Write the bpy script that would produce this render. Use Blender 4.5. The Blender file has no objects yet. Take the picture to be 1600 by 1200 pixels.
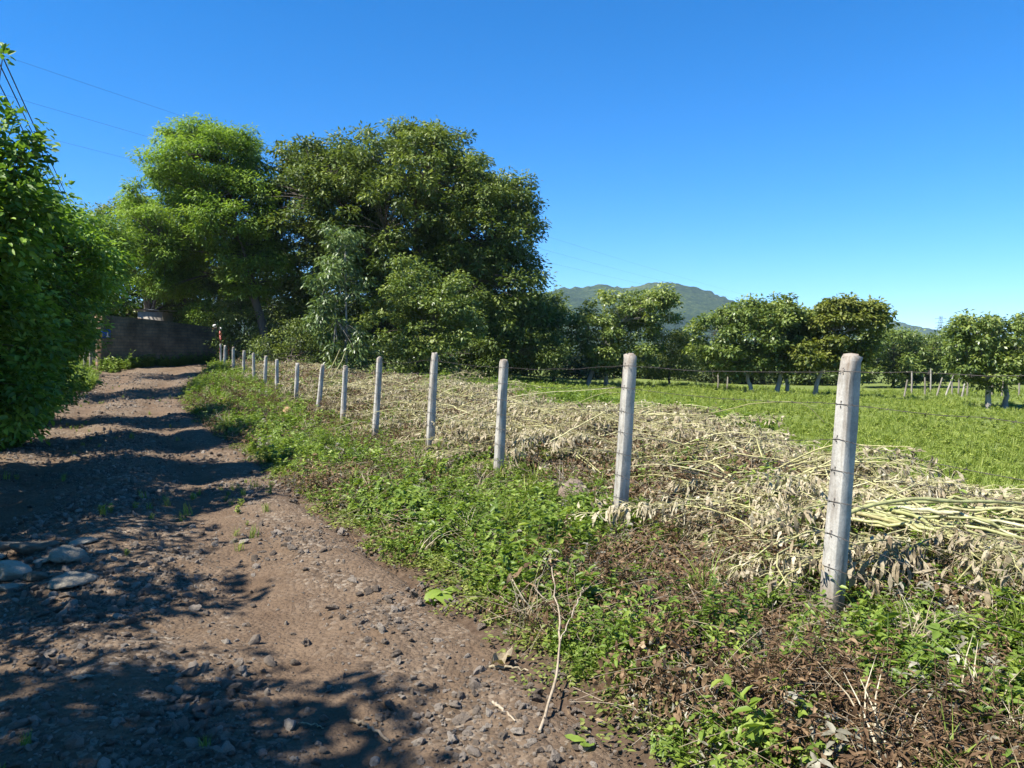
import bpy, math, random
import numpy as np
from mathutils import Vector, Euler

R0 = np.random.default_rng(7)
random.seed(7)
scn = bpy.context.scene
COL = scn.collection

# ------------------------------------------------------------------ camera
CAM_Z = 1.6
FPX = 1186.0                       # focal length in photograph pixels (1600 wide)
PITCH = -math.atan(40.0 / FPX)
cd = bpy.data.cameras.new("camera")
cd.sensor_width = 36.0
cd.lens = FPX / 1600 * 36.0
cd.clip_start = 0.05
cd.clip_end = 20000
cam = bpy.data.objects.new("camera", cd)
cam.location = (0, 0, CAM_Z)
cam.rotation_euler = (math.pi / 2 + PITCH, 0, 0)
COL.objects.link(cam)
scn.camera = cam

# ------------------------------------------------------------------ world, sun, exposure
SUN = Vector((-0.87, -0.49, 1.36)).normalized()        # towards the sun
w = bpy.data.worlds.new("World")
scn.world = w
w.use_nodes = True
nt = w.node_tree
bg = nt.nodes["Background"]
sky = nt.nodes.new("ShaderNodeTexSky")
sky.sky_type = 'NISHITA'
sky.sun_disc = False
sky.sun_elevation = math.asin(SUN.z)
sky.sun_rotation = math.atan2(SUN.x, SUN.y)
sky.altitude = 2000
sky.air_density = 1.0
sky.dust_density = 0.0
sky.ozone_density = 7.0
hs = nt.nodes.new("ShaderNodeHueSaturation")
hs.inputs['Saturation'].default_value = 1.3
nt.links.new(sky.outputs[0], hs.inputs['Color'])
nt.links.new(hs.outputs[0], bg.inputs[0])
bg.inputs[1].default_value = 0.1
sl = bpy.data.lights.new("sun", 'SUN')
sl.energy = 5.0
sl.angle = math.radians(0.53)
sl.color = (1.0, 0.95, 0.87)
so = bpy.data.objects.new("sun", sl)
so.rotation_euler = (-SUN).to_track_quat('-Z', 'Y').to_euler()
so.location = (-20, -10, 40)
COL.objects.link(so)
scn.view_settings.view_transform = 'Standard'
scn.view_settings.look = 'None'
scn.view_settings.exposure = 1.25
scn.view_settings.gamma = 1.0
scn.cycles.max_bounces = 6
scn.cycles.transparent_max_bounces = 4
scn.cycles.volume_bounces = 0


# ------------------------------------------------------------------ pixel helpers
def ray(px, row):
    a = (px - 800) / FPX
    b = (600 - row) / FPX
    c, s = math.cos(PITCH), math.sin(PITCH)
    y = c - b * s
    z = s + b * c
    return a / y, z / y


def at(px, row, d):
    a, b = ray(px, row)
    return np.array((a * d, d, CAM_Z + b * d))


# ------------------------------------------------------------------ noise
def _hash(ix, iy, seed):
    h = (ix.astype(np.int64) * 374761393 + iy.astype(np.int64) * 668265263 + seed * 1442695041) & 0xffffffff
    h = ((h ^ (h >> 13)) * 1274126177) & 0xffffffff
    h = h ^ (h >> 16)
    return (h & 0xffff) / 65535.0


def vnoise(x, y, seed=0):
    x = np.asarray(x, float); y = np.asarray(y, float)
    ix = np.floor(x); iy = np.floor(y)
    fx = x - ix; fy = y - iy
    fx = fx * fx * (3 - 2 * fx); fy = fy * fy * (3 - 2 * fy)
    a = _hash(ix, iy, seed); b = _hash(ix + 1, iy, seed)
    c = _hash(ix, iy + 1, seed); d = _hash(ix + 1, iy + 1, seed)
    return (a + (b - a) * fx) * (1 - fy) + (c + (d - c) * fx) * fy


def fbm(x, y, seed=0, oct=4):
    v = 0; amp = 1; tot = 0
    for o in range(oct):
        v = v + amp * (vnoise(x * 2 ** o + 17.3 * o, y * 2 ** o - 9.1 * o, seed + o) - .5)
        tot += amp; amp *= .5
    return v / tot * 2


def sstep(a, b, x):
    t = np.clip((np.asarray(x, float) - a) / (b - a), 0, 1)
    return t * t * (3 - 2 * t)


# ------------------------------------------------------------------ the lie of the land
_Y = np.arange(-30, 121, .25)


def curve(pts):
    p = np.array(pts, float)
    v = np.interp(_Y, p[:, 0], p[:, 1])
    k = np.exp(-.5 * (np.arange(-12, 13) / 4.5) ** 2); k /= k.sum()
    vp = np.concatenate([v[:1] + (v[1] - v[0]) * np.arange(-12, 0), v, v[-1:] + (v[-1] - v[-2]) * np.arange(1, 13)])
    v = np.convolve(vp, k, 'valid')
    return lambda y: np.interp(y, _Y, v)


road_r = curve([(-30, 17.2), (0, 2.0), (2.97, .55), (5.58, -.75), (7.9, -2.1), (13.6, -4.9), (20, -8.5), (25, -11.0),
                (29, -12.3), (36, -14.4), (38, -15.2), (42, -16.7), (120, -50)])
road_l = curve([(-30, 12.6), (0, -2.9), (5, -5.3), (13.6, -9.2), (21, -12.9), (29, -16.0), (33, -18.2), (36, -20.6), (42, -22.5), (120, -58)])
fence_x = curve([(-30, 19), (0, 4.35), (2.35, 3.25), (4.87, 2.05), (7.24, 1.0), (10.4, -.2), (12.5, -1.4), (15.2, -2.75),
                 (17.5, -3.94), (20, -5.1), (22.5, -6.4), (25, -7.76), (29, -9.85), (33, -12.1), (38, -14.7), (45, -16.0), (120, -30)])
heap_w = curve([(-30, 3.2), (8, 3.2), (11, 4.2), (15, 5.6), (22, 6.6), (30, 5.2), (38, 3.6), (120, 3.6)])
heap_h = curve([(-30, .10), (6.3, .10), (9, .32), (13, .30), (20, .24), (120, .2)])
road_z = curve([(-30, 0), (14, 0), (20, .08), (25, .33), (29, .62), (33, .9), (38, 1.12), (42, 1.32), (50, 1.6), (120, 2.0)])


def land(x, y):
    """smooth height of the land, without road ruts"""
    x = np.asarray(x, float); y = np.asarray(y, float)
    zr = road_z(y)
    fld = .55 * sstep(10, 32, y) * sstep(6, -4, x) - .45 * sstep(9, 20, x) * sstep(8, 30, y)
    t = sstep(0, 8, x - road_r(y))
    z = zr * (1 - t) + fld * t
    # left bank
    z = z + .45 * sstep(0, 2.5, road_l(y) - x)
    # verge sits a hand above the wheel track
    z = z + .03 * sstep(-.1, .5, x - road_r(y)) - .13 * sstep(.4, 2.2, x - road_r(y)) * sstep(26, 14, y) + .04 * fbm(x * .6, y * .6, 3, 3) * sstep(.1, 1, x - road_r(y))
    # mound under the cut plants behind the fence
    u = (x - fence_x(y)) * .9
    m = sstep(.5, 1.7, u) * sstep(1.0, .62, (x - fence_x(y)) / heap_w(y)) * sstep(1, 4, y) * sstep(40, 30, y)
    z = z + m * heap_h(y) * (1 + .8 * fbm(x * .45, y * .45, 11, 3))
    return z


def ground_h(x, y):
    """top of what one walks on (road surface inside the road)"""
    x = np.asarray(x, float); y = np.asarray(y, float)
    rr, rl = road_r(y), road_l(y)
    wdt = rr - rl
    t = (x - rl) / wdt
    inside = sstep(-.03, .1, t) * sstep(1.03, .92, t)
    rut = -.05 * np.exp(-((t - .27) / .08) ** 2) - .05 * np.exp(-((t - .74) / .08) ** 2) + .04 * np.exp(-((t - .5) / .12) ** 2)
    n = .09 * fbm(x * .8, y * .8, 21, 3) + .035 * fbm(x * 3.2, y * 3.2, 25, 3)
    return land(x, y) + inside * (rut + n)


def rut_mask(x, y):
    t = (x - road_l(y)) / (road_r(y) - road_l(y)) + .03 * fbm(x * .5, y * .5, 131, 2)
    return np.clip(np.exp(-((t - .28) / .075) ** 2) + np.exp(-((t - .76) / .085) ** 2) + .6 * sstep(.9, .97, t), 0, 1) * sstep(-.5, .1, fbm(x * .6, y * .6, 133, 2))


def road_micro(x, y):
    return (1 - .8 * rut_mask(x, y)) * (.010 + .022 * sstep(-.1, .4, fbm(x * .9, y * .9, 71, 3))) * fbm(x * 8, y * 8, 61, 4)


def hz(x, y):
    return float(ground_h(x, y))


# ------------------------------------------------------------------ materials
def new_mat(name):
    m = bpy.data.materials.new(name)
    m.use_nodes = True
    return m, m.node_tree, m.node_tree.nodes["Principled BSDF"], m.node_tree.nodes["Material Output"]


def ramp(t, stops):
    r = t.nodes.new("ShaderNodeValToRGB")
    el = r.color_ramp.elements
    while len(el) > 1:
        el.remove(el[-1])
    el[0].position = stops[0][0]; el[0].color = (*stops[0][1], 1)
    for p, c in stops[1:]:
        e = el.new(p); e.color = (*c, 1)
    return r


def noise(t, scale, detail=6, rough=.6, coord=None):
    n = t.nodes.new("ShaderNodeTexNoise")
    n.inputs['Scale'].default_value = scale
    n.inputs['Detail'].default_value = detail
    n.inputs['Roughness'].default_value = rough
    if coord is not None:
        t.links.new(coord, n.inputs['Vector'])
    return n


def mixc(t, fac, a, b, mode='MIX'):
    m = t.nodes.new("ShaderNodeMix")
    m.data_type = 'RGBA'; m.blend_type = mode
    for s, v in ((m.inputs[0], fac), (m.inputs[6], a), (m.inputs[7], b)):
        if isinstance(v, (int, float)):
            s.default_value = v
        elif isinstance(v, tuple):
            s.default_value = (*v, 1)
        else:
            t.links.new(v, s)
    return m.outputs[2]


def bump(t, height, strength, dist, normal=None):
    b = t.nodes.new("ShaderNodeBump")
    b.inputs['Strength'].default_value = strength
    b.inputs['Distance'].default_value = dist
    t.links.new(height, b.inputs['Height'])
    if normal is not None:
        t.links.new(normal, b.inputs['Normal'])
    return b.outputs[0]


def geo_pos(t):
    return t.nodes.new("ShaderNodeNewGeometry").outputs['Position']


def attr(t, name):
    a = t.nodes.new("ShaderNodeAttribute")
    a.attribute_name = name
    return a


def leaf_mat(name, stops, transl=.35, rough=.5, spec=.35, inst=0.0, mottle=0):
    m, t, bs, out = new_mat(name)
    a = attr(t, "rnd").outputs['Fac']
    if inst:
        oi = t.nodes.new("ShaderNodeObjectInfo").outputs['Random']
        ma = t.nodes.new("ShaderNodeMath"); ma.operation = 'MULTIPLY_ADD'
        t.links.new(oi, ma.inputs[0]); ma.inputs[1].default_value = inst
        sb = t.nodes.new("ShaderNodeMath"); sb.operation = 'MULTIPLY'
        t.links.new(a, sb.inputs[0]); sb.inputs[1].default_value = 1 - inst
        t.links.new(sb.outputs[0], ma.inputs[2])
        a = ma.outputs[0]
    r = ramp(t, stops)
    t.links.new(a, r.inputs[0])
    c = r.outputs[0]
    if mottle:
        nz = noise(t, mottle, 5, .7, geo_pos(t))
        mo = ramp(t, [(.32, (.42, .38, .33)), (.5, (.85, .83, .80)), (.68, (1.12, 1.1, 1.08))])
        t.links.new(nz.outputs[0], mo.inputs[0])
        c = mixc(t, 1.0, c, mo.outputs[0], 'MULTIPLY')
    t.links.new(c, bs.inputs['Base Color'])
    bs.inputs['Roughness'].default_value = rough
    bs.inputs['Specular IOR Level'].default_value = spec
    if transl:
        tr = t.nodes.new("ShaderNodeBsdfTranslucent")
        tc = mixc(t, 1.0, c, (1.15, 1.2, .55), 'MULTIPLY')
        t.links.new(tc, tr.inputs[0])
        mx = t.nodes.new("ShaderNodeMixShader")
        mx.inputs[0].default_value = transl
        t.links.new(bs.outputs[0], mx.inputs[1]); t.links.new(tr.outputs[0], mx.inputs[2])
        t.links.new(mx.outputs[0], out.inputs[0])
    return m


M = {}
M['fol_dark'] = leaf_mat('foliage_dark', [(0, (0.046, 0.073, 0.019)), (.5, (0.101, 0.143, 0.030)), (.85, (0.187, 0.233, 0.050)), (1, (0.281, 0.321, 0.082))], .28)
M['fol_feather'] = leaf_mat('foliage_feather', [(0, (0.070, 0.132, 0.022)), (.5, (0.165, 0.265, 0.039)), (1, (0.317, 0.423, 0.076))], .42)
M['fol_left'] = leaf_mat('foliage_left', [(0, (0.051, 0.108, 0.018)), (.5, (0.127, 0.226, 0.032)), (1, (0.335, 0.486, 0.072))], .38, .5, .35)
M['fol_lime'] = leaf_mat('foliage_lime', [(0, (0.066, 0.127, 0.020)), (.5, (0.132, 0.218, 0.030)), (1, (0.264, 0.356, 0.060))], .4)
M['fol_mid'] = leaf_mat('foliage_mid', [(0, (0.053, 0.089, 0.022)), (.5, (0.133, 0.186, 0.040)), (1, (0.307, 0.356, 0.099))], .3, .4, .5)
M['fol_olive'] = leaf_mat('foliage_olive', [(0, (0.062, 0.095, 0.023)), (.5, (0.150, 0.176, 0.034)), (1, (0.288, 0.302, 0.068))], .33)
M['fol_grey'] = leaf_mat('foliage_grey', [(0, (0.040, 0.072, 0.018)), (.5, (0.090, 0.143, 0.036)), (1, (0.220, 0.286, 0.090))], .25, .4, .5)
M['fol_shaded'] = leaf_mat('foliage_shaded', [(0, (0.034, 0.054, 0.015)), (.5, (0.063, 0.090, 0.024)), (1, (0.138, 0.162, 0.050))], .2)  # hedge leaves: shade of the canopies in front is put into this darkened colour
M['weed'] = leaf_mat('weed_leaf', [(0, (0.075, 0.121, 0.020)), (.5, (0.161, 0.242, 0.035)), (1, (0.332, 0.387, 0.077))], .35, .45, .4, .35)
M['mat'] = leaf_mat('creeper_leaf', [(0, (0.073, 0.097, 0.022)), (.5, (0.167, 0.216, 0.044)), (1, (0.355, 0.356, 0.110))], .35, .5, .3, .3)
M['grass'] = leaf_mat('grass_blade', [(0, (0.104, 0.146, 0.026)), (.5, (0.220, 0.288, 0.047)), (1, (0.402, 0.428, 0.105))], .35, .5, .3, .35)
M['brown'] = leaf_mat('dead_brown_leaf', [(0, (0.050, 0.031, 0.018)), (.45, (0.143, 0.090, 0.051)), (.8, (0.264, 0.182, 0.105)), (1, (0.462, 0.363, 0.231))], .12, .8, .15, .3, mottle=30)
M['straw'] = leaf_mat('dead_pale_leaf', [(0, (0.103, 0.075, 0.048)), (.28, (0.287, 0.236, 0.155)), (.65, (0.483, 0.431, 0.305)), (1, (0.667, 0.621, 0.494))], .2, .8, .15, .45, mottle=30)
M['greyleaf'] = leaf_mat('dead_grey_leaf', [(0, (.10, .09, .065)), (.5, (.27, .26, .20)), (1, (.48, .46, .38))], .15, .8, .2, .3, mottle=30)
M['stem'] = leaf_mat('cut_stem', [(0, (0.242, 0.209, 0.088)), (.4, (0.407, 0.391, 0.176)), (.8, (0.550, 0.528, 0.286)), (1, (0.660, 0.627, 0.429))], 0, .55, .3, .5, mottle=14)
M['stem_green'] = leaf_mat('cut_stem_green', [(0, (0.258, 0.279, 0.101)), (.5, (0.385, 0.394, 0.175)), (1, (0.551, 0.509, 0.386))], 0, .45, .4, .6, mottle=14)
M['twig'] = leaf_mat('dry_twig', [(0, (.12, .09, .06)), (.5, (.30, .24, .17)), (1, (.48, .42, .32))], 0, .8, .2, .4, mottle=14)


def bark_mat(name, dark, light, sc=6):
    m, t, bs, out = new_mat(name)
    p = geo_pos(t)
    mp = t.nodes.new("ShaderNodeMapping"); mp.inputs['Scale'].default_value = (1, 1, .25)
    t.links.new(p, mp.inputs[0])
    n = noise(t, sc, 8, .7, mp.outputs[0])
    r = ramp(t, [(.3, dark), (.7, light)])
    t.links.new(n.outputs[0], r.inputs[0])
    t.links.new(r.outputs[0], bs.inputs['Base Color'])
    bs.inputs['Roughness'].default_value = .9
    t.links.new(bump(t, n.outputs[0], .6, .03), bs.inputs['Normal'])
    return m


M['bark'] = bark_mat('bark_brown', (.045, .035, .026), (.13, .105, .08))
M['bark_pale'] = bark_mat('bark_pale', (.14, .12, .095), (.42, .39, .34))
M['wood'] = bark_mat('weathered_wood', (.10, .085, .065), (.30, .27, .22), 12)


def soil_mat():
    m, t, bs, out = new_mat('ground_soil_and_grass')
    p = geo_pos(t)
    n1 = noise(t, 1.3, 8, .65, p); n2 = noise(t, 14, 8, .7, p)
    soil = ramp(t, [(.3, (.055, .036, .024)), (.55, (.11, .075, .05)), (.75, (.19, .14, .095))])
    t.links.new(n2.outputs[0], soil.inputs[0])
    n3 = noise(t, .22, 6, .7, p)
    gr = ramp(t, [(.3, (.075, .10, .026)), (.5, (.13, .165, .04)), (.72, (.21, .225, .07))])
    t.links.new(n1.outputs[0], gr.inputs[0])
    gr2 = mixc(t, n3.outputs[0], gr.outputs[0], (.15, .185, .045))
    nf = noise(t, 60, 4, .7, p)
    gr3 = mixc(t, .35, gr2, nf.outputs[0], 'OVERLAY')
    c = mixc(t, attr(t, 'veg').outputs['Fac'], soil.outputs[0], gr3)
    t.links.new(c, bs.inputs['Base Color'])
    bs.inputs['Roughness'].default_value = .95
    bs.inputs['Specular IOR Level'].default_value = .1
    t.links.new(bump(t, n2.outputs[0], .8, .06), bs.inputs['Normal'])
    return m


def dirt_mat():
    m, t, bs, out = new_mat('dirt_track')
    p = geo_pos(t)
    n0 = noise(t, .55, 5, .6, p)
    n1 = noise(t, 3.0, 8, .65, p); n2 = noise(t, 26, 8, .75, p)
    base = ramp(t, [(.25, (.075, .054, .037)), (.5, (.135, .10, .070)), (.75, (.22, .175, .13))])
    t.links.new(n1.outputs[0], base.inputs[0])
    red = mixc(t, n0.outputs[0], base.outputs[0], (.16, .105, .062))
    # packed grit: two sizes of cells
    v = t.nodes.new("ShaderNodeTexVoronoi"); v.inputs['Scale'].default_value = 34; t.links.new(p, v.inputs['Vector'])
    v2 = t.nodes.new("ShaderNodeTexVoronoi"); v2.inputs['Scale'].default_value = 85; t.links.new(p, v2.inputs['Vector'])
    sep = t.nodes.new("ShaderNodeSeparateColor"); t.links.new(v.outputs['Color'], sep.inputs[0])
    grit = ramp(t, [(0, (.08, .057, .038)), (.5, (.15, .11, .075)), (.85, (.22, .17, .122)), (1, (.31, .265, .205))])
    t.links.new(sep.outputs[0], grit.inputs[0])
    n4 = noise(t, 2.1, 5, .7, p)
    mr = ramp(t, [(.42, (0, 0, 0)), (.6, (1, 1, 1))]); t.links.new(n4.outputs[0], mr.inputs[0])
    c = mixc(t, mr.outputs[0], red, grit.outputs[0])
    fine_ = ramp(t, [(.3, (.10, .066, .042)), (.7, (.165, .115, .075))]); t.links.new(n1.outputs[0], fine_.inputs[0])
    rf = t.nodes.new("ShaderNodeMath"); rf.operation = 'MULTIPLY'; rf.inputs[1].default_value = .85
    t.links.new(attr(t, 'rut').outputs['Fac'], rf.inputs[0])
    c = mixc(t, rf.outputs[0], c, fine_.outputs[0])
    c = mixc(t, .4, c, n2.outputs[0], 'OVERLAY')
    t.links.new(c, bs.inputs['Base Color'])
    bs.inputs['Roughness'].default_value = .95
    bs.inputs['Specular IOR Level'].default_value = .12
    inv = t.nodes.new("ShaderNodeMath"); inv.operation = 'SUBTRACT'; inv.inputs[0].default_value = 1
    t.links.new(v.outputs['Distance'], inv.inputs[1])
    b1 = bump(t, inv.outputs[0], .7, .02)
    inv2 = t.nodes.new("ShaderNodeMath"); inv2.operation = 'SUBTRACT'; inv2.inputs[0].default_value = 1
    t.links.new(v2.outputs['Distance'], inv2.inputs[1])
    b2 = bump(t, inv2.outputs[0], .5, .008, b1)
    t.links.new(bump(t, n2.outputs[0], .7, .03, b2), bs.inputs['Normal'])
    return m


def rock_mat(name, stops, sc=9):
    m, t, bs, out = new_mat(name)
    tc = t.nodes.new("ShaderNodeTexCoord")
    oi = t.nodes.new("ShaderNodeObjectInfo")
    n = noise(t, sc, 8, .7, tc.outputs['Object'])
    ma = t.nodes.new("ShaderNodeMath"); ma.operation = 'MULTIPLY_ADD'
    t.links.new(oi.outputs['Random'], ma.inputs[0]); ma.inputs[1].default_value = .55
    mb = t.nodes.new("ShaderNodeMath"); mb.operation = 'MULTIPLY'; mb.inputs[1].default_value = .6
    t.links.new(n.outputs[0], mb.inputs[0]); t.links.new(mb.outputs[0], ma.inputs[2])
    r = ramp(t, stops)
    t.links.new(ma.outputs[0], r.inputs[0])
    t.links.new(r.outputs[0], bs.inputs['Base Color'])
    bs.inputs['Roughness'].default_value = .88
    bs.inputs['Specular IOR Level'].default_value = .25
    t.links.new(bump(t, n.outputs[0], .7, .12), bs.inputs['Normal'])
    return m


def concrete_mat(name, dark, mid, light, stain=(.16, .13, .10), rust=False):
    m, t, bs, out = new_mat(name)
    tc = t.nodes.new("ShaderNodeTexCoord"); p = tc.outputs['Object']
    oi = t.nodes.new("ShaderNodeObjectInfo")
    av = t.nodes.new("ShaderNodeVectorMath"); av.operation = 'ADD'
    t.links.new(p, av.inputs[0]); t.links.new(oi.outputs['Location'], av.inputs[1])
    p = av.outputs[0]
    n1 = noise(t, 7, 8, .7, p); n2 = noise(t, 70, 6, .7, p)
    mp = t.nodes.new("ShaderNodeMapping"); mp.inputs['Scale'].default_value = (9, 9, 1.2); t.links.new(p, mp.inputs[0])
    n3 = noise(t, 2.0, 6, .65, mp.outputs[0])
    r = ramp(t, [(.25, dark), (.5, mid), (.75, light)]); t.links.new(n1.outputs[0], r.inputs[0])
    sr = ramp(t, [(.47, (0, 0, 0)), (.70, (.8, .8, .8))]); t.links.new(n3.outputs[0], sr.inputs[0])
    c = mixc(t, sr.outputs[0], r.outputs[0], stain)
    if rust:                                         # rusty weathering on the head of the post
        sx = t.nodes.new("ShaderNodeSeparateXYZ"); t.links.new(tc.outputs['Object'], sx.inputs[0])
        mz = t.nodes.new("ShaderNodeMath"); mz.operation = 'MULTIPLY_ADD'; mz.inputs[1].default_value = .9
        t.links.new(n1.outputs[0], mz.inputs[0]); t.links.new(sx.outputs[2], mz.inputs[2])
        rz = ramp(t, [(.0, (0, 0, 0)), (1, (.75, .75, .75))])
        mr = t.nodes.new("ShaderNodeMapRange"); mr.inputs[1].default_value = 1.93; mr.inputs[2].default_value = 2.15
        t.links.new(mz.outputs[0], mr.inputs[0]); t.links.new(mr.outputs[0], rz.inputs[0])
        c = mixc(t, rz.outputs[0], c, (.20, .145, .095))
        ml = t.nodes.new("ShaderNodeMath"); ml.operation = 'MULTIPLY_ADD'; ml.inputs[1].default_value = -.5
        t.links.new(n1.outputs[0], ml.inputs[0]); t.links.new(sx.outputs[2], ml.inputs[2])
        mr2 = t.nodes.new("ShaderNodeMapRange"); mr2.inputs[1].default_value = .10; mr2.inputs[2].default_value = -.22
        t.links.new(ml.outputs[0], mr2.inputs[0])
        c = mixc(t, mr2.outputs[0], c, (.17, .13, .085))
    c = mixc(t, .45, c, n2.outputs[0], 'OVERLAY')
    t.links.new(c, bs.inputs['Base Color'])
    bs.inputs['Roughness'].default_value = .9
    bs.inputs['Specular IOR Level'].default_value = .2
    b = bump(t, n1.outputs[0], .4, .012)
    t.links.new(bump(t, n2.outputs[0], .55, .004, b), bs.inputs['Normal'])
    return m


def plain(name, c, rough=.6, metal=0, vary=.3, sc=20):
    m, t, bs, out = new_mat(name)
    tc = t.nodes.new("ShaderNodeTexCoord")
    n = noise(t, sc, 6, .65, tc.outputs['Object'])
    r = ramp(t, [(.25, tuple(x * (1 - vary) for x in c)), (.75, tuple(min(1, x * (1 + vary)) for x in c))])
    t.links.new(n.outputs[0], r.inputs[0]); t.links.new(r.outputs[0], bs.inputs['Base Color'])
    bs.inputs['Roughness'].default_value = rough
    bs.inputs['Metallic'].default_value = metal
    return m


def brick_wall_mat():
    m, t, bs, out = new_mat('stained_block_wall')
    uv = attr(t, 'wuv').outputs['Vector']
    b = t.nodes.new("ShaderNodeTexBrick")
    b.inputs['Scale'].default_value = 1
    b.inputs['Brick Width'].default_value = .4; b.inputs['Row Height'].default_value = .16
    b.inputs['Mortar Size'].default_value = .012
    b.inputs['Color1'].default_value = (.34, .21, .12, 1); b.inputs['Color2'].default_value = (.26, .165, .095, 1)
    b.inputs['Mortar'].default_value = (.16, .125, .095, 1)
    t.links.new(uv, b.inputs['Vector'])
    n = noise(t, 1.1, 8, .7, uv)
    r = ramp(t, [(.35, (.35, .33, .30)), (.65, (1, 1, 1))]); t.links.new(n.outputs[0], r.inputs[0])
    c = mixc(t, 1.0, b.outputs[0], r.outputs[0], 'MULTIPLY')
    t.links.new(c, bs.inputs['Base Color'])
    bs.inputs['Roughness'].default_value = .95
    t.links.new(bump(t, b.outputs[1], -.6, .02), bs.inputs['Normal'])
    return m


def forest_mat():
    m, t, bs, out = new_mat('forested_slope')
    p = geo_pos(t)
    n = noise(t, .006, 5, .6, p); n2 = noise(t, .09, 6, .75, p)
    r = ramp(t, [(.38, (.012, .026, .008)), (.50, (.05, .082, .020)), (.62, (.13, .155, .045))])
    x = mixc(t, .55, n.outputs[0], n2.outputs[0])
    t.links.new(x, r.inputs[0]); t.links.new(r.outputs[0], bs.inputs['Base Color'])
    bs.inputs['Roughness'].default_value = 1
    bs.inputs['Specular IOR Level'].default_value = 0
    t.links.new(bump(t, n2.outputs[0], 1.0, 14), bs.inputs['Normal'])
    return m


M['soil'] = soil_mat()
M['dirt'] = dirt_mat()
M['gravel'] = rock_mat('loose_stone', [(.25, (.11, .085, .064)), (.5, (.20, .16, .122)), (.75, (.30, .25, .20)), (1, (.50, .45, .37))])
M['boulder'] = rock_mat('river_boulder', [(.2, (.13, .105, .075)), (.5, (.29, .25, .185)), (.8, (.46, .41, .315))], 4)
M['clay'] = rock_mat('clay_lump', [(.2, (.26, .15, .075)), (.8, (.45, .29, .16))], 5)
M['clay_dark'] = rock_mat('brown_boulder', [(.2, (.15, .11, .08)), (.8, (.30, .235, .18))], 5)
M['concrete'] = concrete_mat('post_concrete', (.26, .25, .22), (.39, .375, .335), (.50, .485, .44), rust=True)
M['wire'] = plain('rusty_wire', (.10, .085, .075), .6, .6, .3)
M['cable'] = plain('power_cable', (.035, .035, .04), .6, .2, .2)
M['wall'] = brick_wall_mat()
M['sheet'] = plain('roof_sheet', (.42, .43, .44), .45, .4, .15)
M['render'] = concrete_mat('grey_render', (.16, .145, .12), (.24, .215, .18), (.32, .29, .25))
M['red'] = plain('red_paint', (.36, .05, .035), .5, 0, .2)
M['white'] = plain('white_paint', (.75, .74, .70), .5, 0, .06)
M['blue'] = plain('blue_sign', (.02, .09, .42), .4, 0, .1)
M['yellow'] = plain('yellow_print', (.65, .50, .05), .4, 0, .1)
M['forest'] = forest_mat()


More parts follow.
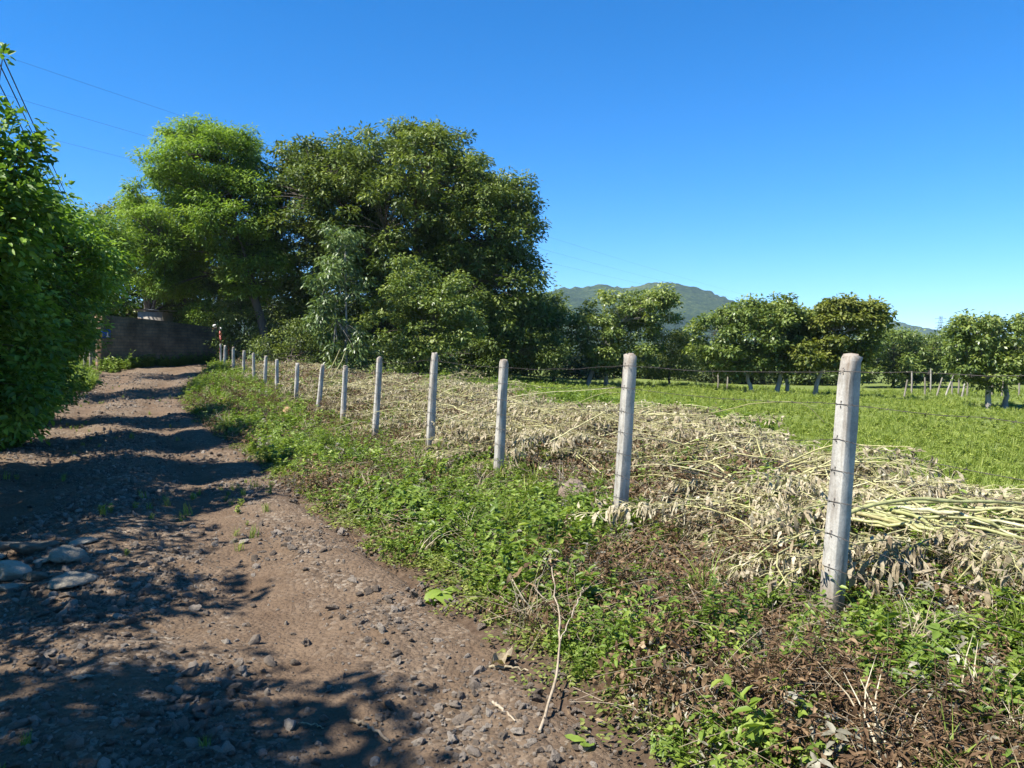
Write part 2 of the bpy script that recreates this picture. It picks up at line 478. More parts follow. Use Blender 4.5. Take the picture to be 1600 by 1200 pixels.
# ------------------------------------------------------------------ mesh helpers
class MB:
    def __init__(s):
        s.v = []; s.q = []; s.r = []; s.m = []; s.n = 0

    def add(s, verts, faces, rnd=0.5, mi=0):
        verts = np.asarray(verts, np.float32); faces = np.asarray(faces, np.int64)
        if faces.shape[1] == 3:
            faces = np.concatenate([faces, faces[:, :1] * 0 - 1 - s.n], 1)
        s.v.append(verts); s.q.append(np.where(faces < 0, -1, faces + s.n)); s.n += len(verts)
        s.r.append(np.broadcast_to(np.asarray(rnd, np.float32), (len(faces),)))
        s.m.append(np.full(len(faces), mi, np.int32))

    def tube(s, pts, rad, sides=5, rnd=.5, mi=0, cap=True):
        pts = np.asarray(pts, float); n = len(pts)
        rad = np.broadcast_to(np.asarray(rad, float), (n,))
        tg = np.gradient(pts, axis=0); tg /= np.linalg.norm(tg, axis=1)[:, None] + 1e-9
        ref = np.array((0, 0, 1.)) if abs(tg[0, 2]) < .9 else np.array((1., 0, 0))
        a = np.cross(tg, ref); a /= np.linalg.norm(a, axis=1)[:, None] + 1e-9
        b = np.cross(tg, a)
        th = np.arange(sides) / sides * 2 * np.pi
        ring = pts[:, None] + rad[:, None, None] * (np.cos(th)[None, :, None] * a[:, None] + np.sin(th)[None, :, None] * b[:, None])
        V = ring.reshape(-1, 3)
        i = np.arange(n - 1)[:, None] * sides; j = np.arange(sides)[None]
        k = (j + 1) % sides
        F = np.stack([i + j, i + k, i + sides + k, i + sides + j], -1).reshape(-1, 4)
        s.add(V, F, rnd, mi)
        if cap:
            for e, pi in ((0, 0), ((n - 1) * sides, n - 1)):
                V2 = np.concatenate([ring[pi], pts[pi:pi + 1]])
                F2 = [(q, (q + 1) % sides, sides) if e else ((q + 1) % sides, q, sides) for q in range(sides)]
                s.add(V2, F2, rnd, mi)

    def leaves(s, C, A, N, L, W, rnd, mi=0, fold=.18, droop=.12, fine=False):
        n = len(C)
        A = A / (np.linalg.norm(A, axis=1)[:, None] + 1e-9)
        S = np.cross(A, N); S /= np.linalg.norm(S, axis=1)[:, None] + 1e-9
        Nn = np.cross(S, A)
        L = np.broadcast_to(L, (n,))[:, None]; W = np.broadcast_to(W, (n,))[:, None]
        if fine:                                       # six-point leaf folded along its midrib
            k1 = C + A * L * .26 + Nn * W * fold; k2 = C + A * L * .62 + Nn * (W * fold - L * droop * .3)
            V = np.stack([C, k1 + S * W * .46, k2 + S * W * .40, C + A * L - Nn * L * droop, k2 - S * W * .40, k1 - S * W * .46], 1).reshape(-1, 3)
            b = np.arange(n)[:, None] * 6
            F = np.concatenate([b + np.array((0, 1, 2, 3)), b + np.array((0, 3, 4, 5))])
            s.add(V, F, np.concatenate([np.broadcast_to(rnd, (n,))] * 2), mi)
            return
        mid = C + A * L * .48 + Nn * W * fold
        V = np.stack([C, mid + S * W * .5, C + A * L - Nn * L * droop, mid - S * W * .5], 1).reshape(-1, 3)
        F = np.arange(n * 4).reshape(-1, 4)
        s.add(V, F, rnd, mi)

    def strip(s, pts, side, wid, rnd=.5, mi=0):
        pts = np.asarray(pts, float); wid = np.asarray(wid, float)[:, None]
        side = np.asarray(side, float)
        V = np.concatenate([pts - side * wid * .5, pts + side * wid * .5])
        n = len(pts); i = np.arange(n - 1)
        s.add(V, np.stack([i, i + 1, n + i + 1, n + i], 1), rnd, mi)

    def mesh(s, name, mats, smooth=False):
        V = np.concatenate(s.v); Q = np.concatenate(s.q); Rn = np.concatenate(s.r); Mi = np.concatenate(s.m)
        tot = np.where(Q[:, 3] < 0, 3, 4)
        loops = Q.reshape(-1); loops = loops[loops >= 0]
        me = bpy.data.meshes.new(name)
        me.vertices.add(len(V)); me.vertices.foreach_set('co', V.astype(np.float32).ravel())
        me.loops.add(len(loops)); me.loops.foreach_set('vertex_index', loops.astype(np.int32))
        me.polygons.add(len(Q))
        me.polygons.foreach_set('loop_start', np.concatenate([[0], np.cumsum(tot)[:-1]]).astype(np.int32))
        me.polygons.foreach_set('material_index', Mi)
        if smooth:
            me.polygons.foreach_set('use_smooth', np.ones(len(Q), bool))
        me.update(calc_edges=True)
        at_ = me.attributes.new('rnd', 'FLOAT', 'FACE')
        at_.data.foreach_set('value', Rn.astype(np.float32))
        for mt in (mats if isinstance(mats, (list, tuple)) else [mats]):
            me.materials.append(mt)
        return me

    def obj(s, name, mats, parent=None, smooth=False, loc=None):
        o = bpy.data.objects.new(name, s.mesh(name, mats, smooth))
        COL.objects.link(o)
        if parent is not None:
            o.parent = parent
        if loc is not None:
            o.location = loc
        return o


def tag(o, label=None, cat=None, group=None, kind=None):
    if label: o['label'] = label
    if cat: o['category'] = cat
    if group: o['group'] = group
    if kind: o['kind'] = kind
    return o


def empty(name, loc, rz=0):
    o = bpy.data.objects.new(name, None)
    COL.objects.link(o)
    o.location = loc; o.rotation_euler = (0, 0, rz)
    o.empty_display_size = .2
    return o


def grid_faces(nx, ny):
    i = np.arange(nx - 1)[:, None] * ny; j = np.arange(ny - 1)[None]
    return np.stack([i + j, i + ny + j, i + ny + j + 1, i + j + 1], -1).reshape(-1, 4)


def point_attr(me, name, vals):
    a = me.attributes.new(name, 'FLOAT', 'POINT')
    a.data.foreach_set('value', np.asarray(vals, np.float32).ravel())


def randdir(n, rng=R0):
    v = rng.normal(size=(n, 3)); return v / np.linalg.norm(v, axis=1)[:, None]


# ------------------------------------------------------------------ ground sheet
def axis(near, step, far, grow=1.09):
    a = list(np.arange(0, near, step)); s = step
    while a[-1] < far:
        s *= grow; a.append(a[-1] + s)
    return np.array(a)


ax = axis(10, .12, 3600); ax = np.concatenate([-ax[:0:-1], ax])
ay = axis(16, .12, 3600); by = axis(3, .25, 600, 1.3); ay = np.concatenate([-by[:0:-1], ay])
GX, GY = np.meshgrid(ax, ay, indexing='ij')
GZ = land(GX, GY)
rr_, rl_ = road_r(GY), road_l(GY)
inroad = sstep(rl_ - .05, rl_ + .35, GX) * sstep(rr_ + .05, rr_ - .35, GX) * (GY < 44) * (GY > -12)
GZ = GZ - .16 * inroad + .04 * fbm(GX * 1.7, GY * 1.7, 40, 3) * sstep(60, 20, np.hypot(GX, GY)) * (1 - inroad)
u_ = (GX - fence_x(GY)) * .9
veg = sstep(-.9, .3, (GX - fence_x(GY)) - heap_w(GY) + .8 * fbm(GX * .8, GY * .8, 50, 3))
veg = np.maximum(veg, sstep(60, 90, np.hypot(GX, GY)))
veg = np.maximum(veg, .35 * sstep(.0, .6, GX - rr_) * sstep(2.6, 1.0, u_))
mb = MB()
mb.add(np.stack([GX, GY, GZ], -1).reshape(-1, 3), grid_faces(*GX.shape))
ground = mb.obj('ground', M['soil'], smooth=True)
point_attr(ground.data, 'veg', veg)
tag(ground, kind='structure')

# ------------------------------------------------------------------ dirt road
ys = [-6.0]
while ys[-1] < 43.5:
    d = abs(ys[-1])
    ys.append(ys[-1] + (.035 if -1 < ys[-1] < 7 else min(.22, .035 + .010 * max(d - 7, 0)) if ys[-1] >= 7 else .2))
ys = np.array(ys); ts = np.linspace(-.06, 1.06, 150)
RY, RT = np.meshgrid(ys, ts, indexing='ij')
RX = road_l(RY) + RT * (road_r(RY) - road_l(RY))
RZ = ground_h(RX, RY) + road_micro(RX, RY)
edge = .10 * fbm(RX * 1.1, RY * 1.1, 63, 3)
RZ = RZ - .14 * sstep(.035, -.05, RT + edge * .25) - .14 * sstep(.965, 1.05, RT + edge * .25)
mb = MB()
mb.add(np.stack([RX, RY, RZ], -1).reshape(-1, 3), grid_faces(*RX.shape)[:, ::-1])
road = mb.obj('dirt_road', M['dirt'], smooth=True)
point_attr(road.data, 'rut', rut_mask(RX, RY))
tag(road, kind='structure')


# ------------------------------------------------------------------ mountains
def mountain(name, D, prof, depth, seed, rough):
    prof = np.array(prof, float)
    xs = np.linspace(prof[0, 0], prof[-1, 0], 560)
    X = np.array([ray(p, 560)[0] * D for p in xs])
    top = np.array([max(2, CAM_Z + ray(p, r)[1] * D) for p, r in zip(xs, np.interp(xs, prof[:, 0], prof[:, 1]))])
    k = np.ones(5) / 5; top = np.convolve(np.pad(top, 2, 'edge'), k, 'valid')
    tv = np.concatenate([np.linspace(-1, 0, 110), np.linspace(.03, 1, 14)])
    XX, TT = np.meshgrid(X, tv, indexing='ij')
    YY = D + TT * depth
    cross = np.where(TT < 0, (1 + TT) ** 1.15, np.clip(1 - TT ** 2, 0, 1))
    spur = fbm(XX / depth * 3.2, YY / depth * 1.4, seed, 4)
    Z = top[:, None] * cross * (1 + .35 * spur * (1 - cross) ** .5)
    bump_ = rough * np.abs(fbm(XX / 17, YY / 17, seed + 9, 2)) * sstep(0, .15, cross)
    Z = Z + bump_ - rough * .5 - 3
    m_ = MB()
    m_.add(np.stack([XX, YY, Z], -1).reshape(-1, 3), grid_faces(*XX.shape))
    o = m_.obj(name, M['forest'], smooth=True)
    tag(o, kind='structure')
    return o


mountain('mountain', 1700, [(-900, 520), (-300, 480), (100, 470), (500, 462), (700, 458), (850, 455), (885, 447), (915, 446), (938, 439), (948, 440), (966, 448),
                            (990, 444), (1015, 439), (1040, 437), (1065, 441), (1100, 449), (1128, 461), (1180, 478), (1240, 500), (1330, 540), (1400, 556)], 650, 5, 7)
mountain('mountain', 2500, [(700, 500), (1000, 474), (1180, 476), (1300, 485), (1385, 497), (1430, 508), (1470, 517), (1560, 527), (1700, 540), (2100, 552), (2600, 556)], 700, 15, 8)


# ------------------------------------------------------------------ trees
def spline(p0, p1, p2, n):
    t = np.linspace(0, 1, n)[:, None]
    return (1 - t) ** 2 * p0 + 2 * t * (1 - t) * p1 + t ** 2 * p2


def lobe(px0, px1, r0, r1, d, dd=None):
    """crown lobe from the outline's pixel box at distance d: centre and radii in metres"""
    a = at(px0, r1, d); b = at(px1, r0, d)
    rx = (b[0] - a[0]) / 2; rz = (b[2] - a[2]) / 2
    return ((a[0] + b[0]) / 2, d, (a[2] + b[2]) / 2, rx, dd or rx, rz)


def crown_fill(mb, lobes, ncl, rcl, nleaf, L, W, flat, up, rng, shell=3.5, zmin=.25, gap=0.0, droop=.25, per=None, fine=False):
    vols = np.array([(l[3] * l[4] * l[5]) ** .72 for l in lobes]); vols = vols / vols.sum()
    cl = []
    for l, f in zip(lobes, vols):
        k = max(2, int(round(ncl * f)))
        dv = randdir(k, rng)
        rad = rng.random(k) ** (1 / shell)
        c = np.array(l[:3]) + dv * rad[:, None] * np.array(l[3:6])
        cl.append(c)
    cl = np.concatenate(cl)
    keep = []
    for c in cl:
        g = hz(c[0], c[1])
        if c[2] > g + zmin:
            keep.append(c)
    cl = np.array(keep)
    if gap:
        cl = cl[rng.random(len(cl)) > gap]
    for c in cl:
        r = rcl * rng.uniform(.6, 1.35)
        k = int(nleaf * (r / rcl) ** 1.6)
        dv = randdir(k, rng)
        rad = rng.random(k) ** (1 / 2.2)
        lump = 1 + .35 * np.sin(dv[:, 0] * 5 + c[0] * 3) * np.cos(dv[:, 1] * 5 + c[1] * 3)
        p = c + dv * (rad * r * lump)[:, None] * np.array((1, 1, flat))
        N = dv * .6 + np.array((0, 0, up)) + randdir(k, rng) * .45
        A = np.stack([dv[:, 0], dv[:, 1], dv[:, 2] * .3 - droop], 1) + randdir(k, rng) * .6
        s = rng.uniform(.65, 1.25, k)
        rnd = np.clip(.25 + .5 * rng.random(k) + .5 * (rng.random() - .5) + .12 * dv[:, 2], 0, 1)
        mb.leaves(p, A, N, L * s, W * s, rnd, fine=fine)
    return cl


def make_tree(name, label, base, lobes, ncl, rcl, nleaf, L, W, mat, bark='bark', group=None, trunk_r=.15, lean=(0, 0),
              flat=.62, up=.7, seed=0, shell=3.5, fork=.35, cat='tree', zmin=.25, gap=0.0, trunks=None, droop=.25, nlimb=7, fine=False, sprigs=()):
    rng = np.random.default_rng(seed)
    bx, by = base
    bz = hz(bx, by)
    root = empty(name, (bx, by, bz))
    tag(root, label, cat, group)
    off = np.array((bx, by, bz))
    mb = MB()
    cl = crown_fill(mb, lobes, ncl, rcl, nleaf, L, W, flat, up, rng, shell, zmin, gap, droop, None, fine)
    if sprigs:
        cl = np.concatenate([cl, crown_fill(mb, sprigs, 4 * len(sprigs), .11, 14, L, W, 1, up, rng, 1.0, zmin, 0, 0, None, fine)])
    for i in range(len(mb.v)):
        mb.v[i] = mb.v[i] - off.astype(np.float32)
    mb.obj('crown', M[mat], root)
    top = max(l[2] + l[5] for l in lobes)
    ctr = np.average(np.array([l[:3] for l in lobes]), axis=0, weights=[l[3] * l[4] * l[5] for l in lobes])
    # trunk(s) and limbs
    tb = MB()
    H = top - bz
    starts = trunks or [(0, 0, lean[0], lean[1], 1.0)]
    heads = []
    for (ox, oy, lx, ly, s) in starts:
        p0 = np.array((ox, oy, -.15)); p2 = np.array((ox + lx, oy + ly, H * fork * 1.1))
        p1 = np.array((ox + lx * .25 + rng.normal() * .05 * H * .3, oy + ly * .3, H * fork * .55))
        pts = spline(p0, p1, p2, 9)
        pts[1:-1] += rng.normal(size=(7, 3)) * trunk_r * .25
        rad = np.linspace(1.0, .62, 9) * trunk_r * s
        rad[0] *= 1.5; rad[1] *= 1.12
        tb.tube(pts, rad, 8)
        heads.append((pts[-1], rad[-1], pts))
    rel = cl - off
    limbs = []
    ang = np.arctan2(rel[:, 1] - heads[0][0][1], rel[:, 0] - heads[0][0][0])
    for q in range(nlimb):
        i = rng.integers(len(rel))
        h, hr, hp = heads[q % len(heads)]
        e = h + (rel[i] - h) * rng.uniform(.6, .8)
        st = hp[rng.integers(5, 9)]
        mid = (st + e) / 2 + np.array((0, 0, .12 * np.linalg.norm(e - st)))
        pts = spline(st, mid, e, 7)
        pts[1:-1] += rng.normal(size=(5, 3)) * np.linalg.norm(e - st) * .02
        tb.tube(pts, np.linspace(hr * .6, hr * .22, 7), 6)
        limbs.append(pts)
    allp = np.concatenate(limbs + [h[2][5:] for h in heads])
    for c in rel:
        dist = np.linalg.norm(allp - c, axis=1) + .6 * np.maximum(0, allp[:, 2] - c[2])
        s = allp[np.argmin(dist)]
        mid = (s + c) / 2 + np.array((0, 0, .1 * np.linalg.norm(c - s)))
        r0 = min(.03, max(.01, trunk_r * .11))
        tb.tube(spline(s, mid, c, 4), np.linspace(r0, r0 * .3, 4), 4, cap=False)
    tb.obj('trunk', M[bark], root, smooth=True)
    return root


# the spreading dark tree in the middle and its feathery neighbour
D1 = 41
make_tree('spreading_tree', 'huge dark green spreading tree with domed crown behind the heap of cut plants', (at(650, 570, D1)[0], D1 + 1.0),
          [lobe(470, 800, 205, 470, D1, 6.5), lobe(600, 745, 195, 330, D1, 4), lobe(640, 848, 270, 480, D1, 5), lobe(405, 600, 220, 430, D1, 5),
           lobe(700, 856, 380, 585, D1 - 1, 4.5), lobe(560, 760, 340, 540, D1 + 1, 5), lobe(770, 842, 280, 340, D1, 2), lobe(450, 620, 380, 560, D1 + 1, 4), lobe(740, 885, 470, 590, D1 - 1, 3), lobe(430, 620, 218, 400, D1 - .5, 4)],
          1500, .62, 125, .23, .10, 'fol_dark', trunk_r=.55, seed=11, shell=5, fork=.3, nlimb=16, flat=.6)
D2 = 39
make_tree('feathery_tree', 'bright green feathery tree with layered fine foliage behind the block wall', (at(425, 560, D2)[0], D2),
          [lobe(235, 410, 198, 330, D2, 3.2), lobe(210, 330, 260, 440, D2, 3), lobe(290, 450, 260, 420, D2, 3.2), lobe(345, 455, 370, 470, D2, 2.2), lobe(205, 300, 350, 470, D2, 2.5), lobe(255, 400, 195, 240, D2, 2)],
          620, .58, 165, .20, .065, 'fol_feather', trunk_r=.26, lean=(-1.6, 0), seed=12, shell=5, flat=.52, up=1.0, fork=.42, nlimb=12)
make_tree('shade_tree', 'shadowy broad tree standing between the block wall and the feathery tree', (at(232, 560, 47)[0], 47),
          [lobe(150, 330, 300, 450, 47, 4), lobe(230, 360, 380, 500, 48, 3.5), lobe(300, 440, 330, 480, 49, 3), lobe(180, 240, 300, 420, 45, 2.5)],
          150, .95, 240, .22, .10, 'fol_dark', trunk_r=.3, seed=13, fork=.4)
for i, (p, w_, top, dd) in enumerate([(330, 60, 400, 54), (420, 70, 380, 56), (500, 70, 370, 58), (600, 80, 400, 58), (720, 80, 420, 56), (820, 70, 450, 55), (245, 65, 390, 53), (170, 60, 380, 50)]):
    make_tree('background_tree', ['dark tree between the grey hut and the red gate', 'dark tree behind the leaning trunk of the feathery tree', 'dark tree behind the slender young tree',
                                  'dark tree behind the rounded fresh green shrub', 'dark tree deep in the shade behind the dome-shaped crown', 'dark tree behind the right flank of the dome-shaped crown',
                                  'dark tree rising behind the grey hut', 'dark tree behind the blue sign end of the wall'][i],
              (at(p, 580, dd)[0], dd), [lobe(p - w_, p + w_, top, 520, dd, 3), lobe(p - w_ * 1.1, p + w_ * 1.1, 480, 600, dd, 2.5)], 85, 1.0, 130, .30, .14, 'fol_dark', 'bark',
              'dark trees behind the big crowns', .2, seed=470 + i, fork=.3)
# middle storey
make_tree('young_tree', 'slender young tree with pale drooping leaves in front of the big dark tree', (at(541, 600, 28)[0], 28),
          [lobe(505, 560, 340, 420, 28, .8), lobe(485, 575, 400, 480, 28, 1.2), lobe(480, 545, 450, 540, 28, 1), lobe(500, 590, 500, 580, 28, 1.2)],
          90, .36, 70, .19, .06, 'fol_grey', 'bark_pale', trunk_r=.05, seed=21, fork=.8, flat=.7, up=.3, droop=.6, nlimb=5)
make_tree('leafy_shrub', 'rounded fresh green shrub in front of the big dark tree', (at(655, 590, 30)[0], 30),
          [lobe(565, 750, 440, 590, 30, 2), lobe(600, 690, 400, 500, 30, 1.4), lobe(680, 745, 420, 540, 30, 1.2)],
          160, .42, 120, .14, .075, 'fol_mid', trunk_r=.09, seed=22, fork=.3)
make_tree('leafy_shrub', 'dense shrub at the foot of the leaning trunk, beside the red gate', (at(385, 570, 40)[0], 40),
          [lobe(335, 425, 460, 580, 40, 2), lobe(350, 400, 430, 500, 40, 1.5)], 70, .55, 130, .14, .06, 'fol_mid', seed=23, fork=.25, trunk_r=.09)
make_tree('leafy_shrub', 'light green bush showing over the block wall', (at(318, 560, 46)[0], 46),
          [lobe(285, 350, 468, 560, 46, 2), lobe(300, 340, 455, 500, 46, 1.2)], 50, .5, 120, .15, .06, 'fol_lime', seed=24, fork=.25, trunk_r=.08)
make_tree('leafy_shrub', 'low dark thicket behind the far fence posts', (at(450, 590, 36)[0], 36),
          [lobe(400, 505, 500, 600, 36, 1.6), lobe(480, 560, 490, 600, 37, 1.8)], 70, .5, 120, .13, .06, 'fol_dark', seed=25, fork=.25, trunk_r=.07)
make_tree('leafy_shrub', 'dark undergrowth in the shade beneath the big dome-shaped crown', (at(640, 590, 37)[0], 37),
          [lobe(560, 700, 520, 600, 37, 1.5), lobe(690, 800, 530, 600, 37.5, 1.5), lobe(780, 890, 520, 600, 38, 1.5)], 110, .5, 110, .14, .06, 'fol_dark', seed=26, fork=.25, trunk_r=.07)
make_tree('field_tree', 'narrow dark tree tucked against the edge of the huge dome-shaped crown', (at(865, 590, 43)[0], 43),
          [lobe(835, 885, 455, 590, 43, 1.6), lobe(850, 882, 470, 520, 43, 1)], 60, .5, 120, .14, .06, 'fol_dark', seed=27, fork=.3, trunk_r=.1)

# row of trees across the field
GF = 'trees along the far edge of the field'
make_tree('field_tree', 'open grey-green tree standing before the mountain peaks', (at(930, 595, 41)[0], 41),
          [lobe(890, 985, 470, 575, 41, 1.9), lobe(950, 1055, 446, 540, 41, 1.8), lobe(915, 1010, 450, 520, 41, 1.6), lobe(1000, 1058, 450, 490, 41, 1), lobe(895, 1035, 520, 585, 41, 1.6)],
          175, .46, 110, .20, .11, 'fol_mid', 'bark_pale', GF, .13, seed=31, fork=.3, trunks=[(-.4, 0, .5, 0, 1), (.7, .3, -.1, 0, 1)], gap=.1)
make_tree('field_shrub', 'low yellow-green shrub between two taller field trees', (at(1045, 592, 43)[0], 43),
          [lobe(1000, 1095, 508, 595, 43, 1.7)], 55, .5, 110, .15, .065, 'fol_olive', seed=32, fork=.3, trunk_r=.07, group=GF)
make_tree('field_tree', 'tall multi-stemmed field tree with whitish slanting trunks', (at(1200, 610, 37)[0], 37),
          [lobe(1082, 1180, 480, 585, 37, 1.7), lobe(1150, 1265, 458, 570, 37, 2), lobe(1125, 1215, 465, 530, 37, 1.5), lobe(1215, 1300, 480, 570, 37.5, 1.6), lobe(1195, 1245, 455, 500, 37, .9), lobe(1090, 1280, 535, 590, 37.3, 1.6)],
          240, .45, 120, .19, .11, 'fol_mid', 'bark_pale', GF, .12, seed=33, fork=.34, trunks=[(-.8, 0, -.5, 0, .9), (.35, 0, .55, 0, 1.1), (1.2, .3, -.8, 0, .9)], gap=.08)
make_tree('field_tree', 'yellowish-green broad-leaved field tree with one white trunk', (at(1272, 612, 36)[0], 36),
          [lobe(1265, 1350, 468, 550, 36, 1.6), lobe(1320, 1392, 465, 530, 36, 1.2), lobe(1240, 1310, 530, 580, 35.6, 1.0), lobe(1290, 1340, 466, 500, 36, .9), lobe(1280, 1370, 520, 575, 36.5, 1.2)],
          145, .42, 120, .21, .12, 'fol_olive', 'bark_pale', GF, .12, seed=34, fork=.4, lean=(.8, 0), gap=.08)
make_tree('field_tree', 'dull green rounded tree beyond the leaning wooden stakes', (at(1395, 600, 52)[0], 52),
          [lobe(1330, 1440, 515, 600, 52, 2.4), lobe(1400, 1490, 520, 605, 53, 2.4)], 130, .6, 140, .24, .11, 'fol_mid', 'bark', GF, .12, seed=35, fork=.3)
make_tree('field_tree', 'dark-crowned tree with pinkish trunk beside the leaning wooden stakes', (at(1545, 637, 30)[0], 30),
          [lobe(1480, 1600, 490, 570, 30, 1.6), lobe(1520, 1680, 485, 580, 30.5, 1.7), lobe(1500, 1620, 550, 605, 29.6, 1.2), lobe(1485, 1650, 540, 600, 30.4, 1.5)],
          180, .4, 120, .17, .09, 'fol_mid', 'bark_pale', GF, .12, seed=36, fork=.36, trunks=[(0, 0, -.1, 0, 1), (.75, .2, .1, 0, .9)], gap=.05)
rng = np.random.default_rng(40)
for i, (p, top, dd, mt) in enumerate([(905, 545, 58, 'fol_shaded'), (960, 548, 62, 'fol_shaded'), (1015, 540, 60, 'fol_dark'), (1070, 520, 66, 'fol_shaded'), (1115, 545, 58, 'fol_shaded'),
                                      (1160, 552, 60, 'fol_shaded'), (1215, 555, 62, 'fol_shaded'), (1265, 560, 58, 'fol_dark'), (1325, 545, 63, 'fol_shaded'), (1450, 528, 68, 'fol_shaded'),
                                      (1500, 524, 66, 'fol_shaded'), (1555, 548, 60, 'fol_shaded'), (1610, 540, 62, 'fol_shaded')]):
    wpx = rng.uniform(34, 48)
    make_tree('hedge_tree', ['bushy tree behind the narrow dark tree at the edge of the huge crown', 'bushy tree behind the open grey-green field tree', 'sallow bush tree behind the low yellow-green shrub',
                             'taller bush tree showing under the mountain between two field trees', 'dark bush tree next to the multi-stemmed tree, on its mountain side', 'bush tree directly behind the whitish slanting trunks',
                             'dark bush tree seen between the slanting trunks and the white trunk', 'sallow bush tree behind the single white trunk', 'bush tree between the yellowish field tree and the dull green rounded one',
                             'dark bush tree behind the leaning wooden stakes', 'tall bush tree beyond the stakes, below the lattice pylon', 'dark bush tree behind the pinkish trunk', 'bush tree behind the far flank of the dark-crowned tree'][i], (at(p, 590, dd)[0], dd),
              [lobe(p - wpx, p + wpx, top, 606, dd, 2.2)], 60, .75, 100, .28, .13, mt, 'bark', 'hedge trees beyond the field', .1, seed=400 + i, fork=.3)

# trees along the left side of the track
GL = 'trees lining the left side of the track'
make_tree('roadside_tree', 'broad-leaved bush tree with bright sprigs poking up beside the overhead cables', (-7.7, 9.6),
          [lobe(-330, -5, 215, 600, 9.6, 1.6), lobe(-120, 50, 240, 430, 9.4, 1.1), lobe(-30, 30, 195, 290, 9.6, .4), lobe(-150, 55, 450, 680, 9.9, 1.2)],
          200, .36, 150, .11, .062, 'fol_left', group=GL, trunk_r=.1, seed=51, fork=.3, flat=.75, up=.5, fine=True, sprigs=[lobe(-4, 14, 70, 110, 9.6, .05), lobe(-12, 30, 155, 200, 9.6, .2), lobe(20, 75, 205, 260, 9.6, .2)])
make_tree('roadside_tree', 'dense dark roadside tree overhanging the middle of the track', (-11.2, 13.4),
          [lobe(-140, 100, 262, 620, 13.4, 1.9), lobe(-10, 138, 300, 520, 13.2, 1.3), lobe(-60, 90, 520, 690, 13.6, 1.2)],
          200, .42, 180, .11, .055, 'fol_left', group=GL, trunk_r=.12, seed=52, fork=.3, flat=.7, up=.5, fine=True, sprigs=[lobe(20, 130, 240, 320, 13.2, .4), lobe(80, 165, 290, 420, 13.0, .4), lobe(100, 165, 420, 540, 13.0, .4)])
make_tree('roadside_tree', 'drooping roadside tree reaching over the track towards the wall', (-13.6, 17.6),
          [lobe(0, 135, 310, 560, 17.6, 1.8), lobe(70, 162, 335, 490, 17.4, 1.4), lobe(-20, 100, 520, 650, 18, 1.3)],
          170, .46, 170, .13, .06, 'fol_left', group=GL, trunk_r=.12, seed=53, fork=.3, flat=.6, up=.5, droop=.5, sprigs=[lobe(90, 180, 300, 420, 17.4, .5), lobe(120, 190, 400, 540, 17.4, .5)])
make_tree('roadside_tree', 'roadside tree with leaves touching the left end of the wall', (-17.0, 24.5),
          [lobe(40, 150, 350, 560, 24.5, 2.2), lobe(110, 175, 400, 500, 24.5, 1.6)],
          110, .55, 120, .14, .06, 'fol_left', group=GL, trunk_r=.13, seed=54, fork=.3, flat=.6)
make_tree('roadside_tree', 'sunny lime-green tree peeping out beside the feathery tree', (-20.5, 31),
          [lobe(110, 185, 330, 470, 31, 2), lobe(140, 196, 340, 430, 31, 1.5)],
          80, .6, 120, .20, .05, 'fol_lime', group=GL, trunk_r=.13, seed=55, fork=.35, flat=.6, up=.5)
# the same row goes on beside and behind the photographer (their shade lies on the track)
for i, (x, y, h, rx) in enumerate([(-7.5, 6.6, 5.2, 1.5), (-7.0, 4.2, 5.2, 1.4), (-5.6, .2, 6.2, 1.8), (-3.9, -3.2, 6.0, 1.8), (-9.8, 3.0, 6.5, 1.8), (-6.2, 2.6, 5.0, 1.0)]):
    z = hz(x, y)
    make_tree('roadside_tree', 'bushy tree of the row beside the track, outside the view', (x, y),
              [(x, y, z + h * .60, rx, rx, h * .40), (x + .5, y + .3, z + h * .75, rx * .75, rx * .75, h * .25)],
              110, .48, 110, .15, .085, 'fol_left', group=GL, trunk_r=.11, seed=60 + i, fork=.3, flat=.7, gap=.6 if i == 1 else .7 if i == 5 else .12)


# ------------------------------------------------------------------ block wall, shed, gate
def ribbon_wall(name, path, h, th, mat):
    path = np.array(path, float)
    seg = np.concatenate([[0], np.cumsum(np.linalg.norm(np.diff(path, axis=0), axis=1))])
    s = np.linspace(0, seg[-1], 25)
    px_ = np.interp(s, seg, path[:, 0]); py_ = np.interp(s, seg, path[:, 1])
    tx = np.gradient(px_); ty = np.gradient(py_); l = np.hypot(tx, ty); nx = -ty / l; ny = tx / l
    m_ = MB(); V = []; uv = []
    topz = np.interp(s, seg, path[:, 2])
    for sgn in (-1, 1):
        for lev in (0, 1):
            zz = np.where(lev, topz, hz_arr(px_, py_) - .3)
            V.append(np.stack([px_ + sgn * nx * th / 2, py_ + sgn * ny * th / 2, zz], 1)); uv.append(np.stack([s, zz, s * 0], 1))
    V = np.concatenate(V); n = len(s); i = np.arange(n - 1)
    A, B, C_, D_ = 0, n, 2 * n, 3 * n
    F = [np.stack([A + i, A + i + 1, B + i + 1, B + i], 1), np.stack([C_ + i + 1, C_ + i, D_ + i, D_ + i + 1], 1), np.stack([B + i, B + i + 1, D_ + i + 1, D_ + i], 1)]
    F.append(np.array([[A, B, D_, C_], [A + n - 1, C_ + n - 1, D_ + n - 1, B + n - 1]]))
    m_.add(V, np.concatenate(F))
    me = m_.mesh(name, mat)
    a = me.attributes.new('wuv', 'FLOAT_VECTOR', 'POINT'); a.data.foreach_set('vector', np.concatenate(uv).astype(np.float32).ravel())
    o = bpy.data.objects.new(name, me); COL.objects.link(o)
    return o


def hz_arr(x, y):
    return ground_h(np.asarray(x), np.asarray(y))


